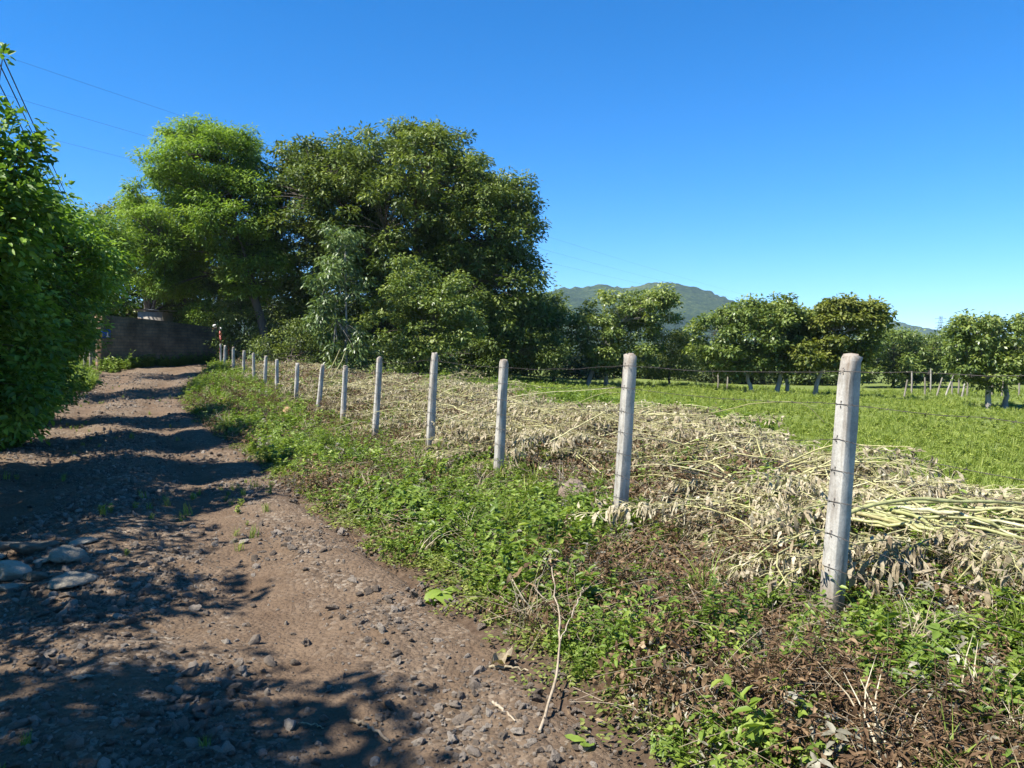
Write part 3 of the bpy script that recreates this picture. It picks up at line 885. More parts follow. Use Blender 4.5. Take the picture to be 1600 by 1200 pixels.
wl = at(150, 492, 36.0); wm = at(215, 497, 38.5); wr = at(336, 512, 43.0)
wallroot = empty('block_wall', (wm[0], wm[1], hz(wm[0], wm[1])))
tag(wallroot, 'stained block wall in deep shade where the track ends', 'wall')
wo = ribbon_wall('wall', [(wl[0], wl[1], wl[2]), (wm[0], wm[1], wm[2]), (wr[0], wr[1], wr[2])], 2.2, .16, M['wall'])
wo.parent = wallroot; wo.matrix_parent_inverse = wallroot.matrix_world.inverted()
wo.location = (-wm[0], -wm[1], -hz(wm[0], wm[1])); wo.matrix_parent_inverse.identity()


def box(mb, c, s, rz=0, mi=0, rnd=.5, taper=1.0):
    c = np.array(c, float); hx, hy, hh = s[0] / 2, s[1] / 2, s[2] / 2
    V = np.array([(-hx, -hy, -hh), (hx, -hy, -hh), (hx, hy, -hh), (-hx, hy, -hh), (-hx * taper, -hy * taper, hh), (hx * taper, -hy * taper, hh), (hx * taper, hy * taper, hh), (-hx * taper, hy * taper, hh)])
    cs, sn = math.cos(rz), math.sin(rz)
    V = np.stack([V[:, 0] * cs - V[:, 1] * sn, V[:, 0] * sn + V[:, 1] * cs, V[:, 2]], 1) + c
    mb.add(V, [(3, 2, 1, 0), (4, 5, 6, 7), (0, 1, 5, 4), (1, 2, 6, 5), (2, 3, 7, 6), (3, 0, 4, 7)], rnd, mi)


# shed behind the wall
sp = at(243, 500, 46)
sz = hz(sp[0], sp[1])
shed = empty('garden_shed', (sp[0], sp[1], sz))
tag(shed, 'small grey rendered hut with pale sheet roof rising above the block wall', 'shed')
topz = at(243, 488, 46)[2] - sz
mb = MB(); box(mb, (0, 0, topz / 2 - .1), (1.45, 1.4, topz + .2)); mb.obj('wall', M['render'], shed)
mb = MB()
xs_ = np.linspace(-.95, .95, 25)
prof_ = .10 - .09 * np.abs(np.sin(xs_ * 1.6 + .6)) + .012 * np.sin(xs_ * 40)
for sgn, dz in ((1, .0), (-1, -.025)):
    V = np.concatenate([np.stack([xs_, xs_ * 0 - .85, prof_ + topz + .06 + dz], 1), np.stack([xs_, xs_ * 0 + .85, prof_ + topz + .12 + dz], 1)])
    i = np.arange(24)
    F = np.stack([i, i + 1, 26 + i, 25 + i], 1)
    mb.add(V, F if sgn > 0 else F[:, ::-1])
mb.obj('roof', M['sheet'], shed)
# wooden poles by the wall's left end
for i, (p, d, h, ln) in enumerate([(131, 35.0, 1.5, .12), (141, 35.3, 1.9, .06)]):
    q = at(p, 560, d); z = hz(q[0], q[1])
    mb = MB(); mb.tube([(0, 0, -.2), (ln * .4, 0, h * .5), (ln, 0, h)], [.07, .065, .06], 8)
    o = mb.obj('wooden_post', M['wood'], loc=(q[0], q[1], z), smooth=True)
    tag(o, ['short pale wooden post leaning near the left end of the wall', 'taller pale wooden post close against the left end of the wall'][i], 'post')
# blue sign on the wall
q = at(158, 521, 36.15)
sg = empty('wall_sign', tuple(q)); tag(sg, 'small blue sign with white mark fixed to the block wall', 'sign')
wdir = math.atan2(wm[1] - wl[1], wm[0] - wl[0])
sg.rotation_euler = (0, 0, wdir)
q2 = wl[:2] + (wm[:2] - wl[:2]) * .10
sg.location = (q2[0] + math.sin(wdir) * .11, q2[1] - math.cos(wdir) * .11, at(150, 521, 36.2)[2])
mb = MB(); box(mb, (.1, 0, 0), (.75, .03, .42)); mb.obj('panel', M['blue'], sg)
mb = MB(); box(mb, (.28, -.019, .0), (.07, .006, .24)); box(mb, (.28, -.019, -.14), (.18, .006, .035)); mb.obj('white_mark', M['white'], sg)
mb = MB(); box(mb, (-.12, -.019, -.08), (.16, .006, .2)); mb.obj('yellow_mark', M['yellow'], sg)
# red gate
g0 = at(341, 560, 44.2); gz = hz(g0[0], g0[1])
gate = empty('red_gate', (g0[0], g0[1], gz)); tag(gate, 'narrow red gate with white ball caps at the end of the block wall', 'gate')
gtop = at(341, 515, 44.2)[2] - gz
for k, (dx, dz) in enumerate([(-.18, .12), (.16, -.05)]):
    mb = MB(); box(mb, (dx, 0, (gtop + dz) / 2 - .1), (.13, .13, gtop + dz + .2)); mb.obj('gate_post', M['red'], gate)
    mb = MB(); n_ = 7
    for r_ in range(1):
        th = np.linspace(0, np.pi, n_); ring = np.linspace(0, 2 * np.pi, 10, endpoint=False)
        V = np.array([(.12 * math.sin(a) * math.cos(b) + dx, .12 * math.sin(a) * math.sin(b), gtop + dz + .08 + .12 * math.cos(a)) for a in th for b in ring])
        F = [(i * 10 + j, i * 10 + (j + 1) % 10, i * 10 + 10 + (j + 1) % 10, i * 10 + 10 + j) for i in range(n_ - 1) for j in range(10)]
        mb.add(V, F)
    mb.obj('ball_cap', M['white'], gate, smooth=True)
for k in range(5):
    mb = MB(); mb.tube([(.22 + k * .1, 0, .1), (.22 + k * .1, 0, gtop * .8 - .06 * k)], .018, 6); mb.obj('gate_bar', M['red'], gate)
mb = MB(); mb.tube([(.16, 0, gtop * .72), (.68, 0, gtop * .5)], .02, 6); mb.obj('gate_rail', M['red'], gate)


# ------------------------------------------------------------------ concrete fence posts
WIRE_H = [1.53, 1.33, 1.12, .93, .74, .545, .34, .155]
POST_Y = [2.35, 4.87, 7.24, 10.2, 12.5, 15.2, 17.5, 20, 22.5, 25, 27, 29, 31, 33.2, 35.8, 38, 40.2, 42.6]
LEAN = [.05, .063, .058, .05, .055, .065, .058, .105, .045, .01, .05, .0, .04, .01, .03, -.02, .01, .02]
POST_TOP = [552, 552, 552, 561, 551, 557, 571, 569, 567, 568, 566, 567, 570, 565, 553, 551, 545, 541]


def post_mesh(seed):
    rng = np.random.default_rng(seed)
    b, tp, ch = .056, .055, .005
    lv = [(-.35, b), (0, b), (.3, b * .985), (.6, b * .96), (.9, b * .93), (1.2, b * .89), (1.45, b * .87), (1.58, b * .85), (1.617, b * .76), (1.632, b * .62)]
    V = []
    for z, h in lv:
        c = ch if z < 1.58 else ch * 1.6
        ring = [(h - c, -h), (h, -h + c), (h, h - c), (h - c, h), (-h + c, h), (-h, h - c), (-h, -h + c), (-h + c, -h)]
        for x, y in ring:
            j = rng.normal(size=3) * (.0026 if z < 1.5 else .0065)
            V.append((x + j[0], y + j[1], z + j[2] * (0 if z < 0 else 1)))
    n = len(lv)
    F = [(i * 8 + j, i * 8 + (j + 1) % 8, i * 8 + 8 + (j + 1) % 8, i * 8 + 8 + j) for i in range(n - 1) for j in range(8)]
    V.append((rng.normal() * .004, rng.normal() * .004, 1.642)); t = len(V) - 1
    F2 = [((n - 1) * 8 + j, (n - 1) * 8 + (j + 1) % 8, t) for j in range(8)]
    m_ = MB(); m_.add(V, F); m_.add(V, F2)
    return m_.mesh('shaft', M['concrete'])


post_meshes = [post_mesh(s) for s in range(6)]
sm = MB(); sm.tube([(0, .0, -.018), (0, -.006, -.02), (0, -.009, 0), (0, -.006, .02), (0, 0, .018)], .0035, 5)
staple_mesh = sm.mesh('staple', M['wire'])
ORD = ['first', 'second', 'third', 'fourth', 'fifth', 'sixth', 'seventh', 'eighth', 'ninth', 'tenth', 'eleventh', 'twelfth', 'thirteenth', 'fourteenth', 'fifteenth', 'sixteenth', 'seventeenth', 'eighteenth']
posts = []
for i, y in enumerate(POST_Y):
    x = float(fence_x(y))
    z = hz(x, y)
    dx = float(fence_x(y + .5) - fence_x(y - .5))
    ang = math.atan2(1, dx)            # fence direction
    p = empty('fence_post', (x, y, z))
    # lean towards +x, aligned with the fence
    tilt = Euler((0, LEAN[i], 0)).to_matrix() @ Euler((0, 0, ang - math.pi / 2)).to_matrix()
    p.rotation_euler = tilt.to_euler()
    hgt = (at(800, POST_TOP[i], y)[2] - z) / math.cos(LEAN[i])
    sc = float(np.clip(hgt / 1.64, .72, 1.12))
    p.scale = (1, 1, sc)
    if i == 0:
        lab = 'concrete fence post outside the view, before the one by the bare stalks'
    elif i == 1:
        lab = 'square concrete fence post standing beside the bundle of bare green stalks'
    elif i == 2:
        lab = 'square concrete fence post with the brown boulder just behind it'
    else:
        lab = ORD[i - 1] + ' concrete fence post counting from the one by the bare green stalks'
    tag(p, lab, 'fence post', 'concrete posts along the track')
    o = bpy.data.objects.new('shaft', post_meshes[i % 6]); COL.objects.link(o); o.parent = p
    nst = len(WIRE_H) if y < 13 else 0
    for k in range(nst):
        s_ = bpy.data.objects.new('staple', staple_mesh); COL.objects.link(s_); s_.parent = p
        hw = .056 * (1 - .1 * WIRE_H[k])
        s_.location = (-hw - .001, random.uniform(-.012, .012), WIRE_H[k]); s_.rotation_euler = (random.uniform(-.2, .2), 0, -math.pi / 2)
    posts.append((p, tilt, np.array((x, y, z)), sc))

# barbed wires, one object per strand
for k, h in enumerate(WIRE_H):
    mb = MB(); pts = []
    rng = np.random.default_rng(900 + k)
    anchors = []
    for p, tilt, b, sc in posts:
        off = tilt @ Vector((-.062 + .006 * h, 0, h * sc))
        anchors.append(b + np.array(off))
    last = len(anchors) if k < 4 else 13
    for a, b in zip(anchors[:last - 1], anchors[1:last]):
        n = max(4, int(np.linalg.norm(b - a) / .22)) if a[1] < 12 else 6
        t = np.linspace(0, 1, n, endpoint=False)[:, None]
        sag = rng.uniform(.005, .035) + (rng.uniform(.03, .09) if k in (2, 5) else 0)
        q = a + (b - a) * t; q[:, 2] -= 4 * sag * (t * (1 - t))[:, 0]
        q[1:] += rng.normal(size=(n - 1, 3)) * .004
        pts.append(q)
    pts.append(anchors[last - 1][None])
    pts = np.concatenate(pts)
    mb.tube(pts, .0019, 4)
    # barbs
    seg = np.concatenate([[0], np.cumsum(np.linalg.norm(np.diff(pts, axis=0), axis=1))])
    for s in np.arange(.06, min(seg[-1], 15), .125):
        c = np.array([np.interp(s, seg, pts[:, q]) for q in range(3)])
        for _ in range(2):
            v = randdir(1, rng)[0] * .015
            mb.tube([c - v, c + v], .0013, 3, cap=False)
    o = mb.obj('barbed_wire', M['wire'])
    lab = ['top', 'second', 'third', 'fourth', 'fifth', 'sixth', 'seventh', 'lowest'][k]
    tag(o, (lab + ' strand of rusty barbed wire from the top of the concrete posts') if 0 < k < 7 else (lab + ' strand of rusty barbed wire stapled to the concrete posts'), 'wire', 'barbed wire strands')

# wooden stakes across the field
for i, (p, rb, d, h, ln, mt) in enumerate([(1412, 612, 40, .9, .2, 'wood'), (1445, 612, 41, 1.0, 0, 'wood'), (1462, 615, 40, 1.0, .35, 'wood'), (1475, 614, 40, 1.2, .55, 'bark_pale'), (1487, 616, 40, .9, 0, 'wood'),
                                           (1497, 613, 41, 1.1, .05, 'wood'), (1502, 615, 40, 1.25, .3, 'bark_pale'), (1511, 616, 40, 1.1, .02, 'wood'), (1550, 617, 41, .8, 0, 'wood'),
                                           (1424, 612, 42, 1.3, .02, 'bark_pale'), (1454, 605, 46, 1.4, .0, 'bark_pale'), (1565, 618, 41, .9, .1, 'wood'), (1592, 620, 41, .9, 0, 'wood'), (1136, 606, 41, 1, .05, 'wood'), (1122, 605, 41, .9, 0, 'wood')]):
    q = at(p, rb, d); z = hz(q[0], q[1])
    mb = MB(); mb.tube([(0, 0, -.2), (ln * .5 + .01, 0, h * .5), (ln, .02, h)], [.05, .045, .04], 7)
    o = mb.obj('wooden_stake', M[mt], loc=(q[0], q[1], z), smooth=True)
    ls = 'leaning ' if ln > .15 else 'upright '
    cs = 'pale ' if mt == 'bark_pale' else 'dark '
    tag(o, ls + cs + ('wooden fence stake near the multi-stemmed field tree' if p < 1200 else 'wooden fence stake, taller than its neighbours, across the field' if h > 1.2 else 'wooden fence stake at the far side of the field'), 'stake', 'wooden stakes across the field')

# ------------------------------------------------------------------ overhead lines
A0 = at(0, 85, 58); B0 = at(1470, 498, 520)
for k, (p, r) in enumerate([(0, 85), (0, 146), (0, 197)]):
    a = at(p, r, 58 + k * 4); b = B0 + np.array((0, 0, -3.0 * k))
    dv = b - a
    t = np.linspace(-.12, 1, 90)
    pts = a + dv * t[:, None]; pts[:, 2] -= 4 * (9.5 - 1.5 * k) * t * (1 - t)
    mb = MB(); mb.tube(pts, .009, 4)
    o = mb.obj('transmission_line', M['cable'])
    tag(o, ['highest', 'middle', 'lowest'][k] + ' thin transmission cable crossing the sky behind the big trees', 'cable', 'transmission cables')
pyl = empty('transmission_pylon', (B0[0], B0[1], -1))
tag(pyl, 'faint lattice pylon on the skyline before the mountain slope', 'pylon')
mb = MB()
Hp = B0[2] + 3
for sx in (-1, 1):
    for sy in (-1, 1):
        mb.tube([(sx * 3, sy * 3, 0), (sx * .6, sy * .6, Hp)], .11, 4)
for z in np.arange(2, Hp - 2, 3.2):
    wv = 3 - 2.4 * z / Hp; wv2 = 3 - 2.4 * (z + 3.2) / Hp
    for sy in (-1, 1):
        mb.tube([(-wv, sy * wv, z), (wv2, sy * wv2, z + 3.2)], .06, 4); mb.tube([(wv, sy * wv, z), (-wv2, sy * wv2, z + 3.2)], .06, 4)
mb.obj('lattice_mast', M['wire'], pyl)
for k in range(3):
    mb = MB(); mb.tube([(-4, 0, Hp - 3 - 3 * k + 1), (0, 0, Hp - 2.4 - 3 * k + 1), (4, 0, Hp - 3 - 3 * k + 1)], .12, 4); mb.obj('crossarm', M['wire'], pyl)

# local cables along the track with their poles
dirv = np.array((-.44, .9, 0)); dirv /= np.linalg.norm(dirv)
for k, (p, r) in enumerate([(0, 76), (0, 98), (0, 130)]):
    c0 = at(p, r, 14.0 + .8 * k)
    a = c0 - dirv * 22; b = c0 + dirv * 30; b[2] = a[2]
    t = np.linspace(0, 1, 40)
    pts = a + (b - a) * t[:, None]; pts[:, 2] -= 4 * .35 * t * (1 - t) - .3
    mb = MB(); mb.tube(pts, .012, 5)
    tag(mb.obj('overhead_cable', M['cable']), ['upper', 'middle', 'lower'][k] + ' steep black cable running along the track above the roadside bushes', 'cable', 'overhead cables along the track')
    if k == 1:
        ends = (a, b)
for e, lab in zip(ends, ('grey utility pole behind the photographer beside the track', 'grey utility pole hidden among trees by the block wall')):
    z = hz(e[0], e[1]); hh = e[2] + .9 - z
    up_ = empty('utility_pole', (e[0], e[1], z)); tag(up_, lab, 'pole', 'utility poles')
    mb = MB(); mb.tube([(0, 0, -.4), (0, 0, hh * .5), (0, 0, hh)], [.14, .12, .09], 10); mb.obj('pole', M['render'], up_, smooth=True)
    mb = MB(); mb.tube([(-1, 0, hh - .5), (1, 0, hh - .5)], .05, 6); mb.obj('crossarm', M['wood'], up_)


# ------------------------------------------------------------------ scatter with geometry nodes (mass vegetation, gravel)
def proto_collection(name, meshes):
    c = bpy.data.collections.new(name)
    for i, me in enumerate(meshes):
        o = bpy.data.objects.new("%s_%02d" % (name, i), me)
        c.objects.link(o)
    return c


def scatter(name, coll, pos, rot, scl, idx, label):
    me = bpy.data.meshes.new(name)
    n = len(pos)
    me.vertices.add(n); me.vertices.foreach_set('co', np.asarray(pos, np.float32).ravel())
    a = me.attributes.new('rot', 'FLOAT_VECTOR', 'POINT'); a.data.foreach_set('vector', np.asarray(rot, np.float32).ravel())
    a = me.attributes.new('scl', 'FLOAT', 'POINT'); a.data.foreach_set('value', np.asarray(scl, np.float32).ravel())
    a = me.attributes.new('pick', 'INT', 'POINT'); a.data.foreach_set('value', np.asarray(idx, np.int32).ravel())
    o = bpy.data.objects.new(name, me); COL.objects.link(o)
    g = bpy.data.node_groups.new(name, 'GeometryNodeTree')
    g.interface.new_socket('Geometry', in_out='INPUT', socket_type='NodeSocketGeometry')
    g.interface.new_socket('Geometry', in_out='OUTPUT', socket_type='NodeSocketGeometry')
    gi = g.nodes.new('NodeGroupInput'); go = g.nodes.new('NodeGroupOutput')
    ci = g.nodes.new('GeometryNodeCollectionInfo'); ci.inputs['Collection'].default_value = coll
    ci.inputs['Separate Children'].default_value = True; ci.inputs['Reset Children'].default_value = True
    ip = g.nodes.new('GeometryNodeInstanceOnPoints'); ip.inputs['Pick Instance'].default_value = True

    def na(nm, ty):
        x = g.nodes.new('GeometryNodeInputNamedAttribute'); x.data_type = ty; x.inputs['Name'].default_value = nm
        return [s for s in x.outputs if s.enabled][0]
    e2r = g.nodes.new('FunctionNodeEulerToRotation')
    g.links.new(gi.outputs[0], ip.inputs['Points']); g.links.new(ci.outputs[0], ip.inputs['Instance'])
    g.links.new(na('pick', 'INT'), ip.inputs['Instance Index'])
    g.links.new(na('rot', 'FLOAT_VECTOR'), e2r.inputs[0]); g.links.new(e2r.outputs[0], ip.inputs['Rotation'])
    g.links.new(na('scl', 'FLOAT'), ip.inputs['Scale'])
    g.links.new(ip.outputs[0], go.inputs[0])
    md = o.modifiers.new('scatter', 'NODES'); md.node_group = g
    tag(o, label, None, None, 'stuff')
    return o


def sample(n, ylo, yhi, xfun_lo, xfun_hi, power=1.0, rng=R0):
    """points between two curves, denser near the viewpoint's end of the strip"""
    u = rng.random(n)
    if power == 1.0:
        y = ylo + 0 * u
        y = np.exp(np.log(ylo + 3) + u * (np.log(yhi + 3) - np.log(ylo + 3))) - 3
    else:
        a = 1 - power
        y = ((ylo + 3) ** a + u * ((yhi + 3) ** a - (ylo + 3) ** a)) ** (1 / a) - 3
    lo, hi = xfun_lo(y), xfun_hi(y)
    x = lo + rng.random(n) * (hi - lo)
    return x, y


def place(x, y, dz=0.0):
    return np.stack([x, y, ground_h(x, y) + dz], 1)


def rots(n, tilt=.25, rng=R0):
    return np.stack([rng.normal(size=n) * tilt, rng.normal(size=n) * tilt, rng.random(n) * 2 * np.pi], 1)


# -- prototypes
def weed_proto(seed, h, nst, L, wf, mat='weed', per=9):
    rng = np.random.default_rng(seed); m_ = MB()
    for s in range(nst):
        a = rng.random() * 6.28; tl = rng.uniform(.15, .8)
        hh = h * rng.uniform(.5, 1.1)
        e = np.array((math.cos(a) * tl * hh, math.sin(a) * tl * hh, hh))
        b = np.array((rng.normal() * .03, rng.normal() * .03, -.02))
        pts = spline(b, (b + e) / 2 + np.array((0, 0, hh * .15)), e, 5)
        m_.tube(pts, np.linspace(.0028, .0012, 5), 3, .4, 0, False)
        k = per
        t = rng.uniform(.25, 1.0, k)
        C = np.array([[np.interp(q, np.linspace(0, 1, 5), pts[:, d]) for d in range(3)] for q in t])
        an = rng.random(k) * 6.28
        A = np.stack([np.cos(an), np.sin(an), rng.uniform(-.25, .6, k)], 1)
        N = np.stack([rng.normal(size=k) * .35, rng.normal(size=k) * .35, np.ones(k)], 1)
        s_ = rng.uniform(.6, 1.3, k) * L
        m_.leaves(C, A, N, s_, s_ * wf, np.clip(rng.normal(.5, .22, k), 0, 1), 0, .15, .2, True)
    return m_.mesh('weed', M[mat])


def mat_proto(seed, r, n, L, mat='mat'):
    rng = np.random.default_rng(seed); m_ = MB()
    a = rng.random(n) * 6.28; q = np.sqrt(rng.random(n)) * r
    C = np.stack([np.cos(a) * q, np.sin(a) * q, rng.uniform(0, .055, n) * (1.2 - q / r)], 1)
    b = rng.random(n) * 6.28
    A = np.stack([np.cos(b), np.sin(b), rng.uniform(-.3, .5, n)], 1)
    N = np.stack([rng.normal(size=n) * .4, rng.normal(size=n) * .4, np.ones(n)], 1)
    s_ = rng.uniform(.5, 1.3, n) * L
    m_.leaves(C, A, N, s_, s_ * .5, np.clip(rng.normal(.5, .25, n), 0, 1), 0, .15, .15, True)
    return m_.mesh('creeper', M[mat])


def grass_proto(seed, n, h, r, mat='grass', wd=.008):
    rng = np.random.default_rng(seed); m_ = MB()
    for i in range(n):
        a = rng.random() * 6.28; q = rng.random() * r
        b = np.array((math.cos(a) * q, math.sin(a) * q, -.01))
        o_ = rng.random() * 6.28; hh = h * rng.uniform(.5, 1.15); ln = rng.uniform(.2, .9) * hh
        e = b + np.array((math.cos(o_) * ln, math.sin(o_) * ln, hh))
        pts = spline(b, b + np.array((0, 0, hh * .75)), e, 4)
        sd = np.array((-math.sin(o_), math.cos(o_), 0))
        m_.strip(pts, sd, [wd, wd * 1.1, wd * .8, .001], np.clip(rng.normal(.5, .22), 0, 1))
    return m_.mesh('tuft', M[mat])


def curl_strip(m_, p, d, L, Wd, curl, rng, mi=0, rnd=.5, n=5, grav=0.0):
    """one limp, curled dead leaf starting at p in direction d"""
    d = d / np.linalg.norm(d)
    s = np.cross(d, np.array((0, 0, 1.)) + rng.normal(size=3) * .3); s /= np.linalg.norm(s) + 1e-9
    pts = [p]; dirs = d.copy()
    for i in range(n - 1):
        nrm = np.cross(s, dirs)
        dirs = dirs + nrm * curl * rng.uniform(.5, 1.5) + np.array((0, 0, -grav)) + rng.normal(size=3) * .12
        dirs /= np.linalg.norm(dirs)
        pts.append(pts[-1] + dirs * L / (n - 1))
    wid = Wd * np.array([.25, .9, 1.0, .65, .05][:n]) * rng.uniform(.8, 1.2, n)
    sd = s[None] + rng.normal(size=(n, 3)) * .25
    m_.strip(pts, sd, wid, rnd, mi)


def dead_proto(seed, n, r, L, mat, hgt=.08, stems=4):
    rng = np.random.default_rng(seed); m_ = MB()
    for i in range(n):
        a = rng.random() * 6.28; q = math.sqrt(rng.random()) * r
        p = np.array((math.cos(a) * q, math.sin(a) * q, rng.uniform(0, hgt)))
        d = randdir(1, rng)[0]; d[2] *= .6
        curl_strip(m_, p, d, L * rng.uniform(.5, 1.3), L * rng.uniform(.16, .36), rng.uniform(-.9, .9), rng, 0, np.clip(rng.normal(.5, .3), 0, 1), 5, .12)
    for i in range(stems):
        a = rng.random() * 6.28
        c = np.array((rng.normal() * r * .4, rng.normal() * r * .4, rng.uniform(.01, hgt)))
        v = np.array((math.cos(a), math.sin(a), rng.uniform(-.15, .3))) * r * rng.uniform(.7, 1.6)
        m_.tube(spline(c - v, c + rng.normal(size=3) * r * .4, c + v, 6), .0014, 3, .6, 1, False)
    return m_.mesh('litter', [M[mat], M['twig']])


def twig_proto(seed, n, r, mat='straw'):
    rng = np.random.default_rng(seed); m_ = MB()
    for i in range(n):
        a = rng.random() * 6.28; L = r * rng.uniform(.5, 1.3)
        c = np.array((rng.normal() * r * .3, rng.normal() * r * .3, rng.uniform(.01, .12)))
        v = np.array((math.cos(a), math.sin(a), rng.uniform(-.2, .35))) * L
        m_.tube(spline(c - v, c + rng.normal(size=3) * r * .35, c + v, 7), rng.uniform(.001, .0024), 3, np.clip(rng.normal(.5, .3), 0, 1), 0, False)
    return m_.mesh('straw', M[mat])


def stalk_proto(seed, L, leaves, lsize):
    """a cut stalk lying along +x with limp pale leaves towards its end"""
    rng = np.random.default_rng(seed); m_ = MB()
    n = 9; x = np.linspace(0, L, n)
    arch = rng.uniform(.0, .2)
    pts = np.stack([x, np.cumsum(rng.normal(size=n) * .05), arch * np.sin(x / L * np.pi) + np.cumsum(rng.normal(size=n) * .008)], 1)
    m_.tube(pts, np.linspace(.011, .004, n) * rng.uniform(.7, 1.3), 5, rng.uniform(.2, .9), 0)
    tone = rng.uniform(.35, .75)
    for i in range(leaves):
        t = rng.uniform(.25, 1.0) ** .8
        p = np.array([np.interp(t * L, x, pts[:, q]) for q in range(3)])
        a = rng.uniform(-1.4, 1.4)
        d = np.array((math.cos(a), math.sin(a) , rng.uniform(-.1, .7)))
        pl = rng.uniform(.06, .2)
        e = p + d / np.linalg.norm(d) * pl; e2 = e + np.array((d[0] * .04, d[1] * .04, -.03))
        m_.tube(spline(p, e, e2, 4), [.003, .0025, .002, .002], 3, rng.uniform(.3, .9), 0, False)
        for q in range(rng.integers(1, 4)):
            dd_ = np.array((d[0], d[1], -.6)) + rng.normal(size=3) * .5
            curl_strip(m_, e2, dd_, lsize * rng.uniform(.6, 1.3), lsize * rng.uniform(.10, .30), rng.uniform(-.7, .7), rng, 1, np.clip(rng.normal(tone, .2), 0, 1), 5, .5)
    return m_.mesh('stalk', [M['stem'], M['straw']])


def rock_mesh(seed, sub=2, rough=.25, flat=.75, mat='gravel'):
    import bmesh
    rng = np.random.default_rng(seed)
    bm = bmesh.new(); bmesh.ops.create_icosphere(bm, subdivisions=sub, radius=1)
    co = np.array([v.co[:] for v in bm.verts])
    k = randdir(7, rng); ph = rng.random(7) * 6
    r = np.ones(len(co))
    for q in range(7):
        r += rough * .33 * np.sin(co @ k[q] * rng.uniform(1.5, 4.5) + ph[q])
    for q in range(7):                                   # a few flat facets
        dd_ = co @ k[q]; lim = rng.uniform(.5, .75)
        r = np.where(dd_ * r > lim, lim / np.maximum(dd_, .01), r)
    r += rng.normal(size=len(co)) * rough * .09
    co = co * r[:, None] * np.array((rng.uniform(.85, 1.25), rng.uniform(.8, 1.1), flat * rng.uniform(.85, 1.1)))
    for v, c in zip(bm.verts, co):
        v.co = c
    me = bpy.data.meshes.new('stone'); bm.to_mesh(me); bm.free()
    me.polygons.foreach_set('use_smooth', np.ones(len(me.polygons), bool))
    me.materials.append(M[mat])
    return me


weeds = proto_collection('weed_kind', [weed_proto(100 + i, h, ns, L, wf) for i, (h, ns, L, wf) in enumerate([(.14, 6, .036, .5), (.20, 6, .042, .45), (.10, 8, .030, .55), (.26, 6, .042, .5), (.17, 8, .038, .6)])])
tall = proto_collection('tall_kind', [weed_proto(130, .34, 5, .06, .45, 'weed', 14), weed_proto(131, .30, 7, .04, .35, 'weed', 20), weed_proto(132, .22, 8, .046, .6, 'weed', 14),
                                      weed_proto(133, .26, 8, .034, .26, 'brown', 24), weed_proto(134, .34, 6, .038, .24, 'brown', 26), weed_proto(135, .22, 8, .04, .4, 'greyleaf', 14), grass_proto(136, 34, .30, .06, 'grass', .006), grass_proto(137, 26, .28, .08, 'straw', .005)])
creep = proto_collection('creeper_kind', [mat_proto(120 + i, .17, 75, L) for i, L in enumerate((.024, .030, .036))])
tufts = proto_collection('tuft_kind', [grass_proto(140, 26, .16, .07), grass_proto(141, 22, .24, .09), weed_proto(142, .16, 7, .05, .4, 'grass', 8), mat_proto(143, .2, 70, .05, 'grass')])
dead = proto_collection('litter_kind', [dead_proto(160, 60, .16, .045, 'brown', .10, 1), dead_proto(161, 46, .16, .055, 'brown', .15, 1), dead_proto(162, 46, .15, .048, 'greyleaf', .10, 1), dead_proto(163, 40, .16, .06, 'straw', .11, 1), dead_proto(164, 60, .2, .034, 'brown', .07, 2)])
straws = proto_collection('straw_kind', [twig_proto(180, 10, .28), twig_proto(181, 8, .4), twig_proto(182, 14, .22, 'twig'), twig_proto(183, 10, .35, 'twig')])
stalks = proto_collection('stalk_kind', [stalk_proto(200 + i, L, nl, s) for i, (L, nl, s) in enumerate([(1.2, 40, .12), (1.5, 46, .13), (1.0, 44, .11), (1.7, 36, .12), (1.3, 56, .14), (1.5, 12, .11), (1.8, 5, .10)])])
stone_meshes = [rock_mesh(220 + i, 2, .42, .7) for i in range(7)]
for me_ in stone_meshes:
    me_.polygons.foreach_set('use_smooth', np.zeros(len(me_.polygons), bool))
pebbles = proto_collection('pebble_kind', stone_meshes)

# -- gravel over the track
rng = np.random.default_rng(301)
x, y = sample(60000, 1.6, 34, lambda y: road_l(y) - .1, lambda y: road_r(y) + .3, 1.5, rng)
nn = fbm(x * .9, y * .9, 71, 3)
t_ = (x - road_l(y)) / (road_r(y) - road_l(y))
keep = rng.random(len(x)) < np.clip(.55 + 1.5 * nn + .45 * np.exp(-((t_ - .5) / .16) ** 2), .08, 1) * (1 - .85 * rut_mask(x, y))
x, y = x[keep], y[keep]
sz_ = .006 + .0078 * rng.pareto(2.4, len(x)); sz_ = np.clip(sz_, .006, .038) * (1 + .02 * y)
scatter('gravel', pebbles, place(x, y, sz_ * .2 + road_micro(x, y)), np.stack([rng.normal(size=len(x)) * .6, rng.normal(size=len(x)) * .6, rng.random(len(x)) * 6.28], 1), sz_, rng.integers(0, 7, len(x)),
        'reddish grey gravel strewn over the dirt track')

def patch(x, y):
    """where the verge is fresh (+) and where it is dried out (-)"""
    b = 0 * x
    for (px_, py_, r_, a_) in [(2.4, 4.7, .75, .5), (.9, 7.6, .9, .3), (-.6, 7.6, 1.3, .3), (-2.4, 12, 2.0, .25), (1.9, 3.6, .5, .3), (-5.2, 17, 2.5, .25),
                               (.25, 5.3, .75, -.5), (.95, 4.6, .55, -.35), (.75, 3.5, .5, -.5), (1.4, 3.4, .55, -.4), (1.35, 5.9, .6, -.35), (-1.3, 9.6, .8, -.2)]:
        b = b + a_ * np.exp(-((x - px_) ** 2 + (y - py_) ** 2) / r_ ** 2)
    return b


